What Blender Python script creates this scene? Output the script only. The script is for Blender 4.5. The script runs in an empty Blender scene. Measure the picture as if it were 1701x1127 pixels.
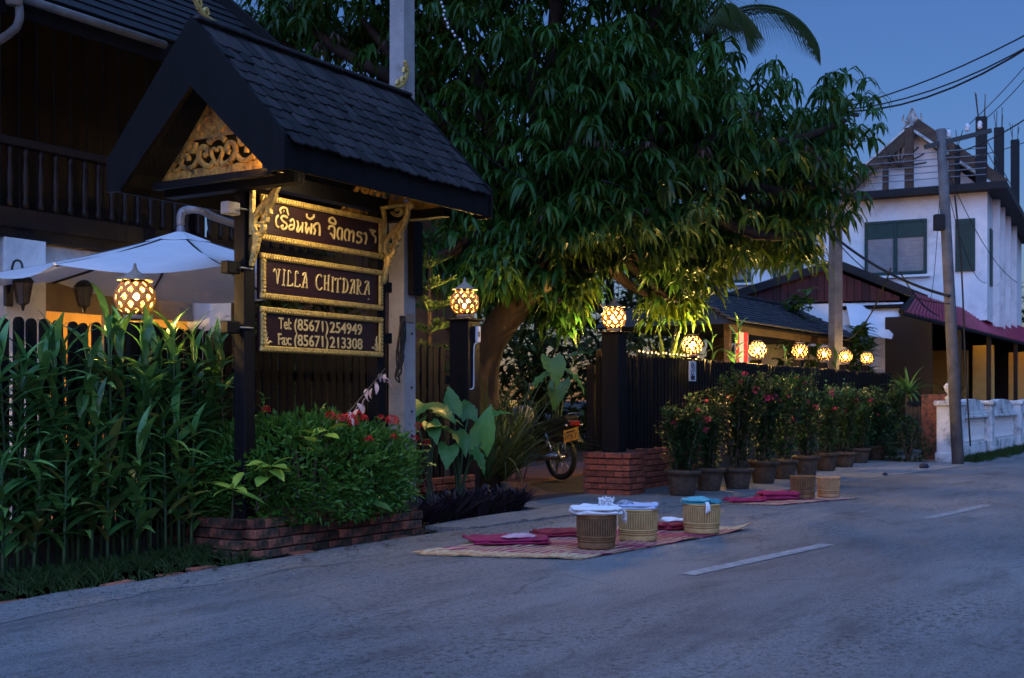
import bpy, math, random
from mathutils import Vector, Matrix, noise
R = math.radians
rnd = random.Random(7)
scene = bpy.context.scene
col = scene.collection

# ------------------------------------------------------------------ camera
F_PX, CX, HZ, CAM_H = 2000.0, 850.5, 664.0, 1.05
cam_d = bpy.data.cameras.new('camera')
cam_d.sensor_width = 36.0
cam_d.lens = F_PX / 1701.0 * 36.0
cam_d.shift_y = (HZ - 563.5) / 1701.0
cam_d.clip_start = 0.1
cam_d.clip_end = 3000
cam_d.dof.use_dof = True
cam_d.dof.focus_distance = 8.6
cam_d.dof.aperture_fstop = 6.3
cam = bpy.data.objects.new('camera', cam_d)
cam.location = (0, 0, CAM_H)
cam.rotation_euler = (R(90), 0, 0)
col.objects.link(cam)
scene.camera = cam

# ------------------------------------------------------------------ dusk sky, faint after-glow sun, exposure
SUN_EL, SUN_AZ = R(3.0), R(200)          # low behind the camera
world = bpy.data.worlds.new('World')
scene.world = world
world.use_nodes = True
wn = world.node_tree
wn.nodes.clear()
sky = wn.nodes.new('ShaderNodeTexSky')
sky.sky_type = 'NISHITA'
sky.sun_disc = False
sky.sun_elevation = SUN_EL
sky.sun_rotation = SUN_AZ
sky.altitude = 300
sky.air_density = 1.0
sky.dust_density = 0.6
sky.ozone_density = 4.0
tint = wn.nodes.new('ShaderNodeMix')
tint.data_type = 'RGBA'
tint.blend_type = 'MULTIPLY'
tint.inputs[0].default_value = 1.0
tint.inputs[7].default_value = (1.18, 0.80, 0.93, 1)
bg = wn.nodes.new('ShaderNodeBackground')
SKY_STRENGTH = 0.105
bg.inputs[1].default_value = SKY_STRENGTH
wo = wn.nodes.new('ShaderNodeOutputWorld')
wn.links.new(sky.outputs[0], tint.inputs[6])
wn.links.new(tint.outputs[2], bg.inputs[0])
wn.links.new(bg.outputs[0], wo.inputs[0])
sun_d = bpy.data.lights.new('sun', 'SUN')
sun_d.energy = 1.85
sun_d.angle = R(110)
sun_d.color = (0.235, 0.44, 1.0)
sun = bpy.data.objects.new('sun', sun_d)
sun.rotation_euler = Vector((-math.sin(SUN_AZ) * math.cos(R(56)), -math.cos(SUN_AZ) * math.cos(R(56)), -math.sin(R(56)))).to_track_quat('-Z', 'Y').to_euler()
col.objects.link(sun)
scene.view_settings.view_transform = 'Standard'
scene.view_settings.look = 'None'
scene.view_settings.exposure = 1.3
scene.view_settings.gamma = 1.0
scene.view_settings.use_curve_mapping = False
cy = scene.cycles
cy.use_denoising = True
cy.max_bounces = 6
cy.diffuse_bounces = 3
cy.glossy_bounces = 2
cy.transmission_bounces = 4
cy.sample_clamp_indirect = 4
cy.sample_clamp_direct = 60
cy.caustics_reflective = False
cy.caustics_refractive = False
LAMP_L = 1700.0        # radiance of a lantern bulb
WARM = (1.0, 0.60, 0.16)

# ------------------------------------------------------------------ the street frame: u runs along the fence away from the camera, v towards the road
A = R(31.5)
U = Vector((math.sin(A), math.cos(A), 0))
V = Vector((math.cos(A), -math.sin(A), 0))
O = Vector((-2.57, 8.36, 0))
SROT = math.atan2(U.y, U.x)              # local x = u, local y = -v
def S(u, v, z=0.0): return O + U * u + V * v + Vector((0, 0, z))
def P(px, py, Y): return Vector(((px - CX) / F_PX * Y, Y, CAM_H + (HZ - py) / F_PX * Y))
def G(px, py, z=0.0):
    Y = (CAM_H - z) * F_PX / (py - HZ)
    return Vector(((px - CX) / F_PX * Y, Y, z))
def uv(p):
    d = Vector((p.x, p.y, 0)) - O
    return d.dot(U), d.dot(V)
def u_at(px, v):
    k = (px - CX) / F_PX
    b = O + V * v
    return (k * b.y - b.x) / (U.x - k * U.y)
def z_at(px, py, v):
    p = S(u_at(px, v), v)
    return CAM_H + (HZ - py) / F_PX * p.y

# ------------------------------------------------------------------ object helpers
def tag(o, label, cat, group=None):
    o['label'] = label; o['category'] = cat
    if group: o['group'] = group
    return o
def thing(name, label, cat, loc, rotz=0.0, group=None):
    o = bpy.data.objects.new(name, None)
    o.empty_display_size = 0.1
    o.location = loc; o.rotation_euler = (0, 0, rotz)
    col.objects.link(o)
    return tag(o, label, cat, group)
def put(name, me, parent=None, loc=(0, 0, 0), rot=(0, 0, 0), sc=(1, 1, 1)):
    o = bpy.data.objects.new(name, me)
    o.location = loc; o.rotation_euler = rot
    o.scale = sc if hasattr(sc, '__len__') else (sc, sc, sc)
    if parent: o.parent = parent
    col.objects.link(o)
    return o
def copy_tree(o, parent=None):
    c = o.copy(); col.objects.link(c)
    if parent: c.parent = parent
    for ch in kids.get(o.name, []): kids.setdefault(c.name, []).append(copy_tree(ch, c))
    return c
kids = {}
def remember(root):
    todo = {}
    for o in list(bpy.data.objects):
        if o.parent: todo.setdefault(o.parent.name, []).append(o)
    def rec(o):
        kids[o.name] = todo.get(o.name, [])
        for c in kids[o.name]: rec(c)
    rec(root)

class MB:
    def __init__(s): s.v = []; s.f = []; s.m = []; s.cur = 0
    def add(s, vs, fs, M=None):
        b = len(s.v)
        for p in vs:
            p = Vector(p)
            s.v.append(M @ p if M is not None else p)
        for f in fs: s.f.append([b + i for i in f]); s.m.append(s.cur)
        return s
    def box(s, c, d, M=None, taper=1.0):
        x, y, z = d[0] / 2, d[1] / 2, d[2] / 2
        vs = []
        for k, t in ((-1, 1.0), (1, taper)):
            for a, b in ((-1, -1), (1, -1), (1, 1), (-1, 1)):
                vs.append(Vector((c[0] + a * x * t, c[1] + b * y * t, c[2] + k * z)))
        return s.add(vs, [(0, 3, 2, 1), (4, 5, 6, 7), (0, 1, 5, 4), (1, 2, 6, 5), (2, 3, 7, 6), (3, 0, 4, 7)], M)
    def bbox(s, c, d, bev=0.01, M=None):
        # box with chamfered edges
        x, y, z = d[0] / 2, d[1] / 2, d[2] / 2
        b = min(bev, x * .9, y * .9, z * .9)
        vs = []; idx = {}
        for i in (-1, 1):
            for j in (-1, 1):
                for k in (-1, 1):
                    for ax in range(3):
                        q = [i * (x - b), j * (y - b), k * (z - b)]
                        q[ax] = (i * x, j * y, k * z)[ax]
                        idx[(i, j, k, ax)] = len(vs); vs.append((c[0] + q[0], c[1] + q[1], c[2] + q[2]))
        fs = []
        for sx in (-1, 1):
            fs.append([idx[(sx, a, b2, 0)] for a, b2 in ((-1, -1), (1, -1), (1, 1), (-1, 1))][::sx])
            fs.append([idx[(a, sx, b2, 1)] for a, b2 in ((-1, -1), (1, -1), (1, 1), (-1, 1))][::-sx])
            fs.append([idx[(a, b2, sx, 2)] for a, b2 in ((-1, -1), (1, -1), (1, 1), (-1, 1))][::sx])
        for i in (-1, 1):
            for j in (-1, 1):
                fs.append([idx[(i, j, -1, 0)], idx[(i, j, 1, 0)], idx[(i, j, 1, 1)], idx[(i, j, -1, 1)]])
                fs.append([idx[(i, -1, j, 0)], idx[(i, 1, j, 0)], idx[(i, 1, j, 2)], idx[(i, -1, j, 2)]])
                fs.append([idx[(-1, i, j, 1)], idx[(1, i, j, 1)], idx[(1, i, j, 2)], idx[(-1, i, j, 2)]])
                for k in (-1, 1): fs.append([idx[(i, j, k, 0)], idx[(i, j, k, 1)], idx[(i, j, k, 2)]])
        return s.add(vs, fs, M)
    def tube(s, pts, r, n=8, cap=True):
        pts = [Vector(p) for p in pts]
        rs = r if hasattr(r, '__len__') else [r] * len(pts)
        b = len(s.v); prev = None
        for i, p in enumerate(pts):
            t = (pts[min(i + 1, len(pts) - 1)] - pts[max(i - 1, 0)])
            t = t.normalized() if t.length > 1e-9 else Vector((0, 0, 1))
            if prev is None:
                a = Vector((0, 0, 1)) if abs(t.z) < .9 else Vector((1, 0, 0))
                nx = t.cross(a).normalized()
            else:
                nx = (prev - t * prev.dot(t)).normalized()
            prev = nx
            ny = t.cross(nx)
            for k in range(n):
                an = 2 * math.pi * k / n
                s.v.append(p + (nx * math.cos(an) + ny * math.sin(an)) * rs[i])
        for i in range(len(pts) - 1):
            for k in range(n):
                s.f.append([b + i * n + k, b + i * n + (k + 1) % n, b + (i + 1) * n + (k + 1) % n, b + (i + 1) * n + k]); s.m.append(s.cur)
        if cap:
            s.f.append([b + k for k in range(n)][::-1]); s.m.append(s.cur)
            s.f.append([b + (len(pts) - 1) * n + k for k in range(n)]); s.m.append(s.cur)
        return s
    def lathe(s, prof, n=24, fn=None, M=None):
        vs = []; fs = []
        for r, z in prof:
            for k in range(n):
                an = 2 * math.pi * k / n
                rr = fn(r, z, an) if fn else r
                vs.append((rr * math.cos(an), rr * math.sin(an), z))
        for i in range(len(prof) - 1):
            for k in range(n): fs.append((i * n + k, i * n + (k + 1) % n, (i + 1) * n + (k + 1) % n, (i + 1) * n + k))
        return s.add(vs, fs, M)
    def prism(s, poly, d, M=None):
        # 2D polygon in local x,z extruded along y from 0 to d
        n = len(poly)
        vs = [(x, 0, z) for x, z in poly] + [(x, d, z) for x, z in poly]
        fs = [list(range(n)), list(range(n, 2 * n))[::-1]] + [(i, i + n, (i + 1) % n + n, (i + 1) % n) for i in range(n)]
        return s.add(vs, fs, M)
    def ribbon(s, pts, w, d, M=None, closed=False):
        # raised stroke in the local x,z plane, front at y=-d
        pts = [Vector((p[0], p[1])) for p in pts]; n = len(pts)
        ws = w if hasattr(w, '__len__') else [w] * n
        vs = []
        for i, p in enumerate(pts):
            a = pts[(i - 1) % n] if closed else pts[max(i - 1, 0)]
            c = pts[(i + 1) % n] if closed else pts[min(i + 1, n - 1)]
            t = (c - a); t = t.normalized() if t.length > 1e-9 else Vector((1, 0))
            nn = Vector((-t.y, t.x)) * ws[i] / 2
            l, r = p + nn, p - nn
            m = p
            vs += [(l.x, 0, l.y), (l.x, -d * .7, l.y), (m.x, -d, m.y), (r.x, -d * .7, r.y), (r.x, 0, r.y)]
        fs = []
        for i in range(n if closed else n - 1):
            j = (i + 1) % n
            for k in range(4): fs.append((i * 5 + k, j * 5 + k, j * 5 + k + 1, i * 5 + k + 1))
        if not closed:
            fs.append((0, 1, 2, 3, 4)); e = (n - 1) * 5; fs.append((e + 4, e + 3, e + 2, e + 1, e))
        return s.add(vs, fs, M)
    def mesh(s, name, mats, smooth=False):
        me = bpy.data.meshes.new(name)
        me.from_pydata([tuple(p) for p in s.v], [], s.f)
        for m in (mats if isinstance(mats, (list, tuple)) else [mats]): me.materials.append(m)
        if any(s.m): me.polygons.foreach_set('material_index', s.m)
        if smooth: me.polygons.foreach_set('use_smooth', [True] * len(me.polygons))
        me.update()
        return me
    def build(s, name, mats, parent=None, smooth=False, loc=(0, 0, 0), rot=(0, 0, 0)):
        return put(name, s.mesh(name, mats, smooth), parent, loc, rot)
def smooth_pts(pts, k=4):
    # Catmull-Rom through 2D points
    P_ = [Vector((p[0], p[1], p[2] if len(p) > 2 else 0)) for p in pts]
    out = []
    for i in range(len(P_) - 1):
        a, b, c, d = P_[max(i - 1, 0)], P_[i], P_[i + 1], P_[min(i + 2, len(P_) - 1)]
        for j in range(k):
            t = j / k
            out.append(.5 * ((2 * b) + (c - a) * t + (2 * a - 5 * b + 4 * c - d) * t * t + (3 * b - a - 3 * c + d) * t ** 3))
    out.append(P_[-1])
    return out
def kind(o, k): o['kind'] = k; return o

# ------------------------------------------------------------------ materials
def mat(name, c1, c2=None, rough=.7, scale=6.0, bump=0.0, bscale=None, spec=.3, metal=0.0, stretch=None, rand=0.0, trans=None,
        emit=None, contrast=(.35, .65), wear=None, detail=5.0):
    m = bpy.data.materials.new(name); m.use_nodes = True
    t = m.node_tree; N = t.nodes; L = t.links
    b = N['Principled BSDF']; out = N['Material Output']
    b.inputs['Roughness'].default_value = rough
    b.inputs['Metallic'].default_value = metal
    b.inputs['Specular IOR Level'].default_value = spec
    c2 = c2 or tuple(x * .7 for x in c1)
    tc = N.new('ShaderNodeTexCoord'); mp = N.new('ShaderNodeMapping')
    if stretch: mp.inputs['Scale'].default_value = stretch
    L.new(tc.outputs['Object'], mp.inputs[0])
    nz = N.new('ShaderNodeTexNoise'); nz.inputs['Scale'].default_value = scale; nz.inputs['Detail'].default_value = detail
    nz.inputs['Roughness'].default_value = .62
    L.new(mp.outputs[0], nz.inputs['Vector'])
    mr = N.new('ShaderNodeMapRange'); mr.inputs[1].default_value, mr.inputs[2].default_value = contrast
    L.new(nz.outputs[0], mr.inputs[0])
    mx = N.new('ShaderNodeMix'); mx.data_type = 'RGBA'
    mx.inputs[6].default_value = (*c1, 1); mx.inputs[7].default_value = (*c2, 1)
    L.new(mr.outputs[0], mx.inputs[0])
    c = mx.outputs[2]
    if wear:   # stains of their own shape
        w = N.new('ShaderNodeTexNoise'); w.inputs['Scale'].default_value = wear[1]; w.inputs['Detail'].default_value = 8
        w.inputs['Roughness'].default_value = .7
        L.new(tc.outputs['Object'], w.inputs['Vector'])
        wr = N.new('ShaderNodeMapRange'); wr.inputs[1].default_value, wr.inputs[2].default_value = wear[2]
        L.new(w.outputs[0], wr.inputs[0])
        wm = N.new('ShaderNodeMix'); wm.data_type = 'RGBA'; wm.inputs[7].default_value = (*wear[0], 1)
        L.new(wr.outputs[0], wm.inputs[0]); L.new(c, wm.inputs[6]); c = wm.outputs[2]
    if rand:
        oi = N.new('ShaderNodeObjectInfo')
        rr = N.new('ShaderNodeMapRange'); rr.inputs[3].default_value = 1 - rand; rr.inputs[4].default_value = 1 + rand
        L.new(oi.outputs['Random'], rr.inputs[0])
        hs = N.new('ShaderNodeHueSaturation')
        L.new(rr.outputs[0], hs.inputs['Value']); L.new(c, hs.inputs['Color']); c = hs.outputs[0]
    L.new(c, b.inputs['Base Color'])
    if bump:
        bn = nz
        if bscale:
            bn = N.new('ShaderNodeTexNoise'); bn.inputs['Scale'].default_value = bscale; bn.inputs['Detail'].default_value = 6
            L.new(mp.outputs[0], bn.inputs['Vector'])
        bp = N.new('ShaderNodeBump'); bp.inputs['Strength'].default_value = min(1, bump); bp.inputs['Distance'].default_value = .02
        L.new(bn.outputs[0], bp.inputs['Height']); L.new(bp.outputs[0], b.inputs['Normal'])
    if emit:
        b.inputs['Emission Color'].default_value = (*emit[0], 1); b.inputs['Emission Strength'].default_value = emit[1]
    if trans:
        tr = N.new('ShaderNodeBsdfTranslucent'); ms = N.new('ShaderNodeMixShader')
        if len(trans) > 1: tr.inputs[0].default_value = (*trans[1], 1)
        else: L.new(c, tr.inputs[0])
        ms.inputs[0].default_value = trans[0]
        L.new(b.outputs[0], ms.inputs[1]); L.new(tr.outputs[0], ms.inputs[2]); L.new(ms.outputs[0], out.inputs[0])
    return m
def emitter(name, colr, k):
    m = bpy.data.materials.new(name); m.use_nodes = True
    N = m.node_tree.nodes; N.remove(N['Principled BSDF'])
    e = N.new('ShaderNodeEmission'); e.inputs[0].default_value = (*colr, 1); e.inputs[1].default_value = k
    m.node_tree.links.new(e.outputs[0], N['Material Output'].inputs[0])
    return m
M = {}
M['dark_wood'] = mat('dark_stained_wood', (.0075, .006, .0065), (.0045, .0036, .004), .65, 9, .25, 40, stretch=(1, 1, .12), rand=.25, spec=.14)
M['brown_wood'] = mat('brown_wood', (.011, .0045, .003), (.006, .0025, .0018), .55, 9, .2, 30, stretch=(1, 1, .15), rand=.2)
M['beam_wood'] = mat('old_beam_wood', (.09, .055, .035), (.045, .028, .02), .65, 8, .3, 30, stretch=(.2, 1, 1))
M['shingle'] = mat('weathered_wood_shingle', (.034, .030, .031), (.013, .012, .0125), .65, 14, .6, 50, stretch=(1, .2, 1), rand=.55, spec=.2)
M['gold'] = mat('gold_paint', (.66, .47, .14), (.42, .27, .07), .42, 22, .5, 60, spec=.5, metal=.35)
M['gold_wood'] = mat('gilded_wood', (.50, .28, .05), (.26, .13, .03), .5, 14, .4, 40, metal=.2, wear=((.03, .02, .015), 9, (.52, .66)))
M['letter'] = mat('gold_letter_paint', (.66, .50, .22), (.5, .36, .14), .5, 30, spec=.4, metal=.15)
M['maroon'] = mat('maroon_board', (.026, .007, .008), (.016, .005, .006), .42, 12, .15, 60, stretch=(.3, 1, 1))
M['clay'] = mat('fired_clay', (.26, .16, .085), (.17, .10, .05), .75, 18, .2, 60, trans=(.10, (1.0, .70, .35)))
M['clay_lid'] = mat('clay_lid', (.34, .27, .20), (.22, .16, .12), .75, 16, .2, 50)
M['bulb'] = emitter('lit_bulb', WARM, LAMP_L)
M['bulb_strong'] = emitter('lit_bulb_strong', WARM, LAMP_L * 2.6)
M['bulb_dim'] = emitter('lit_bulb_dim', WARM, LAMP_L * .55)
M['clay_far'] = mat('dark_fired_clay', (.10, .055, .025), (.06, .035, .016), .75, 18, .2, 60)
M['clay_inside'] = mat('clay_inside_glow_tint', (.045, .017, .0012), (.030, .011, .0008), .6, 14, trans=(.016, (1.0, .75, .40)))  # dimmed amber glow of the holes put into the inner wall's colour
M['clay_inside_far'] = mat('clay_inside_glow_tint_far', (.036, .016, .0013), (.026, .011, .0009), .6, 14)  # same glow tint in the colour, for the far lanterns
M['concrete'] = mat('pole_concrete', (.34, .32, .30), (.25, .235, .22), .85, 5, .3, 60, wear=((.13, .12, .11), 6, (.58, .72)))
M['old_pole'] = mat('weathered_pole', (.15, .14, .135), (.09, .085, .08), .85, 5, .3, 60)
M['white_wall'] = mat('white_render', (.82, .80, .78), (.72, .70, .68), .85, 2.5, .1, 40, wear=((.36, .34, .32), 1.1, (.52, .74)))
M['old_white'] = mat('stained_whitewash', (.66, .66, .64), (.5, .5, .48), .85, 4, .2, 40, wear=((.09, .09, .085), 3.2, (.49, .66)))
M['green_paint'] = mat('green_shutter_paint', (.018, .055, .045), (.012, .036, .03), .5, 10)
M['louvre'] = mat('louvre_glass', (.42, .40, .39), (.33, .31, .31), .35, 7, spec=.5)
M['brick'] = mat('red_brick', (.30, .075, .038), (.17, .045, .026), .85, 13, .5, 60, rand=.35, wear=((.09, .06, .05), 16, (.55, .7)))
M['old_brick'] = mat('mossy_old_brick', (.27, .088, .05), (.13, .055, .036), .9, 10, .5, 50, rand=.5, wear=((.025, .03, .02), 9, (.47, .62)))
M['mortar'] = mat('dark_mortar', (.09, .07, .06), (.05, .04, .035), .95, 20, .3, 60)
M['soil'] = mat('dark_soil', (.030, .022, .016), (.016, .012, .009), .95, 9, .6, 40)
M['terracotta'] = mat('weathered_pot', (.085, .056, .036), (.042, .029, .020), .85, 10, .35, 40, rand=.25, wear=((.14, .13, .11), 7, (.6, .72)))
M['canvas'] = mat('parasol_canvas', (.70, .72, .75), (.64, .66, .69), .9, 5, .05, 80, trans=(.18,))
M['grey_metal'] = mat('grey_metal', (.20, .21, .23), (.14, .145, .16), .45, 9, spec=.5, metal=.3)
M['black_metal'] = mat('black_metal', (.012, .012, .013), (.02, .018, .017), .4, 9, spec=.5)
M['cable'] = mat('black_cable', (.010, .010, .011), (.016, .016, .017), .6, 9)
M['lao_roof'] = mat('dark_roof_tile', (.011, .0115, .014), (.006, .0065, .008), .65, 8, .3, 40, rand=.2)
M['pavilion_tile'] = mat('pavilion_tile', (.036, .037, .042), (.020, .021, .025), .6, 8, .3, 40, rand=.35)
M['awning'] = mat('red_sheet_roof', (.36, .016, .055), (.22, .014, .035), .5, 3, .1, 30, spec=.4, wear=((.07, .02, .03), 2.2, (.55, .72)))
M['dark_red'] = mat('dark_red_boards', (.075, .014, .014), (.04, .009, .009), .65, 7, .2, 30, stretch=(1, 1, .15), rand=.25)
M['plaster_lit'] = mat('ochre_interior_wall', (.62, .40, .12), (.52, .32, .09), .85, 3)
M['beige'] = mat('beige_beam', (.30, .22, .15), (.24, .17, .12), .7, 6)
M['mat_black'] = mat('motorbike_plastic', (.008, .008, .010), (.014, .013, .015), .3, 9, spec=.5)
M['rubber'] = mat('tyre_rubber', (.012, .012, .012), (.018, .018, .018), .8, 20)
M['chrome'] = mat('chrome', (.5, .5, .52), (.4, .4, .42), .25, 9, metal=1.0)
M['plate'] = mat('yellow_plate', (.40, .22, .03), (.33, .17, .025), .5, 9)
M['ink'] = mat('dark_ink', (.012, .014, .03), (.02, .022, .04), .6, 9)
M['sign_white'] = mat('white_sign_sheet', (.66, .68, .72), (.58, .6, .64), .5, 9)
M['grass'] = mat('short_grass', (.045, .085, .018), (.022, .045, .010), .7, 9, rand=0, trans=(.2,))
def leafmat(name, c1, c2, rand=.3, rough=.42, tr=.28, scale=9):
    return mat(name, c1, c2, rough, scale, rand=rand, trans=(tr,), spec=.28)
M['mango_leaf'] = mat('mango_leaf', (.013, .064, .010), (.028, .080, .010), .48, 2.2, rand=.5, trans=(.30, (.080, .115, .009)), spec=.3)
M['dead_leaf'] = leafmat('dry_leaf', (.085, .050, .036), (.06, .034, .028), .3, .8)
M['cane_leaf'] = mat('cane_leaf', (.052, .165, .044), (.105, .215, .046), .36, 9, rand=.5, trans=(.26,), spec=.45)
M['cane_leaf_old'] = mat('yellowing_cane_leaf', (.15, .15, .035), (.06, .12, .03), .5, 5, rand=.4, trans=(.26,), spec=.3)
M['stem'] = leafmat('green_stem', (.055, .10, .035), (.04, .07, .03), .2, .6, .05)
M['bush_leaf'] = leafmat('small_bush_leaf', (.042, .140, .022), (.080, .20, .028), .15, .35, .25, 5)
M['lime_leaf'] = leafmat('lime_leaf', (.27, .40, .055), (.19, .31, .045), .2, .45)
M['ear_leaf'] = leafmat('broad_leaf', (.055, .165, .036), (.085, .205, .045), .3, .38)
M['strap_leaf'] = leafmat('strap_leaf', (.045, .075, .024), (.065, .095, .03), .3, .45)
M['purple_leaf'] = leafmat('purple_leaf', (.030, .034, .032), (.045, .022, .036), .2, .38, .1, 4)
M['thorn_leaf'] = leafmat('potted_leaf', (.022, .070, .024), (.040, .095, .028), .3, .5, .25, 6)
M['conifer'] = leafmat('conifer_needle', (.085, .125, .03), (.06, .10, .03), .2, .6)
M['red_flower'] = mat('red_flower', (.55, .020, .018), (.42, .03, .02), .6, 20, trans=(.2,))
M['pink_flower'] = mat('pink_flower', (.50, .055, .13), (.42, .04, .08), .6, 20, trans=(.2,))
M['white_petal'] = mat('pale_petal', (.62, .50, .50), (.55, .40, .42), .7, 20, trans=(.3,))
M['bark'] = mat('mango_bark', (.040, .026, .018), (.020, .013, .010), .9, 8, .8, 22, stretch=(1, 1, .4))
M['twig'] = mat('grey_twig', (.10, .08, .065), (.06, .05, .04), .9, 10)
def weave(name, c1, c2, sc):
    m = mat(name, c1, c2, .7, 16, .2, 60)
    return m
M['basket_dark'] = weave('brown_bamboo', (.22, .105, .040), (.13, .06, .024), 40)
M['basket_pale'] = weave('pale_bamboo', (.52, .33, .13), (.40, .24, .085), 40)
M['basket_warm'] = weave('warm_bamboo', (.46, .25, .12), (.34, .17, .075), 40)
M['towel_white'] = mat('white_towel', (.84, .84, .85), (.76, .76, .77), .95, 30, .6, 160)
M['towel_blue'] = mat('pale_blue_cloth', (.50, .53, .66), (.42, .45, .58), .95, 30, .5, 120)
M['towel_teal'] = mat('turquoise_cloth', (.12, .42, .46), (.08, .32, .36), .95, 30, .5, 120)
M['magenta'] = mat('magenta_cloth', (.32, .018, .075), (.20, .012, .05), .9, 14, .4, 80)
M['wine'] = mat('wine_red_cloth', (.26, .016, .035), (.16, .012, .025), .9, 14, .4, 80)
# ------------------------------------------------------------------ ground materials
def road_material(name, base, pale, dark, seed):
    m = bpy.data.materials.new(name); m.use_nodes = True
    t = m.node_tree; N = t.nodes; L = t.links; b = N['Principled BSDF']
    tc = N.new('ShaderNodeTexCoord')
    mp = N.new('ShaderNodeMapping'); mp.inputs['Rotation'].default_value = (0, 0, -SROT); mp.inputs['Location'].default_value = (seed, seed * .3, 0)
    L.new(tc.outputs['Object'], mp.inputs[0])
    def nz(scale, det=6, ro=.6, st=None):
        n = N.new('ShaderNodeTexNoise'); n.inputs['Scale'].default_value = scale; n.inputs['Detail'].default_value = det; n.inputs['Roughness'].default_value = ro
        if st:
            q = N.new('ShaderNodeMapping'); q.inputs['Scale'].default_value = st; L.new(mp.outputs[0], q.inputs[0]); L.new(q.outputs[0], n.inputs['Vector'])
        else: L.new(mp.outputs[0], n.inputs['Vector'])
        return n.outputs[0]
    def rng(x, a, c):
        r = N.new('ShaderNodeMapRange'); r.inputs[1].default_value = a; r.inputs[2].default_value = c; L.new(x, r.inputs[0]); return r.outputs[0]
    def mix(f, a, c):
        k = N.new('ShaderNodeMix'); k.data_type = 'RGBA'; L.new(f, k.inputs[0])
        for i, x in ((6, a), (7, c)):
            if isinstance(x, tuple): k.inputs[i].default_value = (*x, 1)
            else: L.new(x, k.inputs[i])
        return k.outputs[2]
    c = mix(rng(nz(.42, 8, .66, (.35, 1.5, 1)), .40, .60), base, pale)
    c = mix(rng(nz(1.3, 9, .74, (.5, 1.6, 1)), .50, .66), c, dark)
    c = mix(rng(nz(70, 4, .75), .48, .66), c, tuple(x * .42 for x in base))
    c = mix(rng(nz(110, 3, .7), .55, .75), c, tuple(min(1, x * 1.5) for x in pale))
    wm_ = N.new('ShaderNodeMath'); wm_.operation = 'MULTIPLY'; L.new(rng(nz(24, 6, .8), .49, .60), wm_.inputs[0]); L.new(rng(nz(.75, 6, .68, (.5, 1.5, 1)), .40, .60), wm_.inputs[1])
    c = mix(wm_.outputs[0], c, tuple(x * .50 for x in dark))
    vo = N.new('ShaderNodeTexVoronoi'); vo.feature = 'DISTANCE_TO_EDGE'; vo.inputs['Scale'].default_value = .75; vo.inputs['Randomness'].default_value = 1
    wq = N.new('ShaderNodeMix'); wq.data_type = 'RGBA'; wq.blend_type = 'ADD'; wq.inputs[0].default_value = .35
    n2 = N.new('ShaderNodeTexNoise'); n2.inputs['Scale'].default_value = 2.2; n2.inputs['Detail'].default_value = 6; L.new(mp.outputs[0], n2.inputs['Vector'])
    L.new(mp.outputs[0], wq.inputs[6]); L.new(n2.outputs['Color'], wq.inputs[7]); L.new(wq.outputs[2], vo.inputs['Vector'])
    cr = N.new('ShaderNodeMapRange'); cr.inputs[1].default_value = .0; cr.inputs[2].default_value = .010; cr.inputs[3].default_value = .75; cr.inputs[4].default_value = 0
    L.new(vo.outputs['Distance'], cr.inputs[0])
    mm = N.new('ShaderNodeMath'); mm.operation = 'MULTIPLY'; L.new(cr.outputs[0], mm.inputs[0]); L.new(rng(nz(.8, 3), .5, .6), mm.inputs[1])
    c = mix(mm.outputs[0], c, tuple(x * .3 for x in base))
    L.new(c, b.inputs['Base Color'])
    b.inputs['Roughness'].default_value = .78; b.inputs['Specular IOR Level'].default_value = .35
    bp = N.new('ShaderNodeBump'); bp.inputs['Strength'].default_value = .8; bp.inputs['Distance'].default_value = .02
    a = N.new('ShaderNodeMath'); a.operation = 'ADD'; L.new(nz(60, 4, .7), a.inputs[0])
    a2 = N.new('ShaderNodeMath'); a2.operation = 'MULTIPLY'; a2.inputs[1].default_value = 3.0; L.new(nz(3.5, 5, .6), a2.inputs[0]); L.new(a2.outputs[0], a.inputs[1])
    L.new(a.outputs[0], bp.inputs['Height']); L.new(bp.outputs[0], b.inputs['Normal'])
    return m
M['asphalt'] = road_material('worn_asphalt', (.135, .135, .140), (.225, .222, .218), (.070, .071, .075), 0)
M['pavement'] = road_material('concrete_pavement', (.185, .18, .175), (.235, .23, .225), (.12, .115, .112), 5)
M['drive'] = mat('red_paving', (.11, .05, .04), (.065, .032, .028), .7, 3, .2, 30)
M['paint'] = mat('worn_road_paint', (.30, .30, .30), (.15, .15, .15), .8, 14, .3, 60, contrast=(.36, .66))

# ------------------------------------------------------------------ setting
g = MB(); g.add([(-600, -600, 0), (600, -600, 0), (600, 900, 0), (-600, 900, 0)], [(0, 1, 2, 3)])
kind(g.build('ground', M['soil'], loc=(0, 0, -.16)), 'structure')
def sheet(name, pts, z, m, thick=0.0):
    b = MB(); n = len(pts)
    vs = [Vector((p[0], p[1], 0)) for p in pts]
    if thick:
        vs += [Vector((p[0], p[1], -thick)) for p in pts]
        b.add(vs, [list(range(n))] + [(i, i + n, (i + 1) % n + n, (i + 1) % n) for i in range(n)])
    else: b.add(vs, [list(range(n))])
    me = b.mesh(name, m)
    o = put(name, me, None, (0, 0, z))
    # normal up
    if me.polygons[0].normal.z < 0: me.flip_normals()
    return kind(o, 'structure')
edge = []
for i in range(60):   # ragged road edge along the planter
    u = -8 + i * .25
    w = 1.06 + .07 * noise.noise(Vector((u * 1.7, 3, 0))) + .03 * noise.noise(Vector((u * 6, 9, 0)))
    if u > 1.6: w = max(w, 1.06 + (u - 1.6) * .12)
    if u > 2.3: w = 1.14 + (u - 2.3) * .16 + .05 * noise.noise(Vector((u * 3, 5, 0)))
    edge.append(S(u, w))
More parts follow.
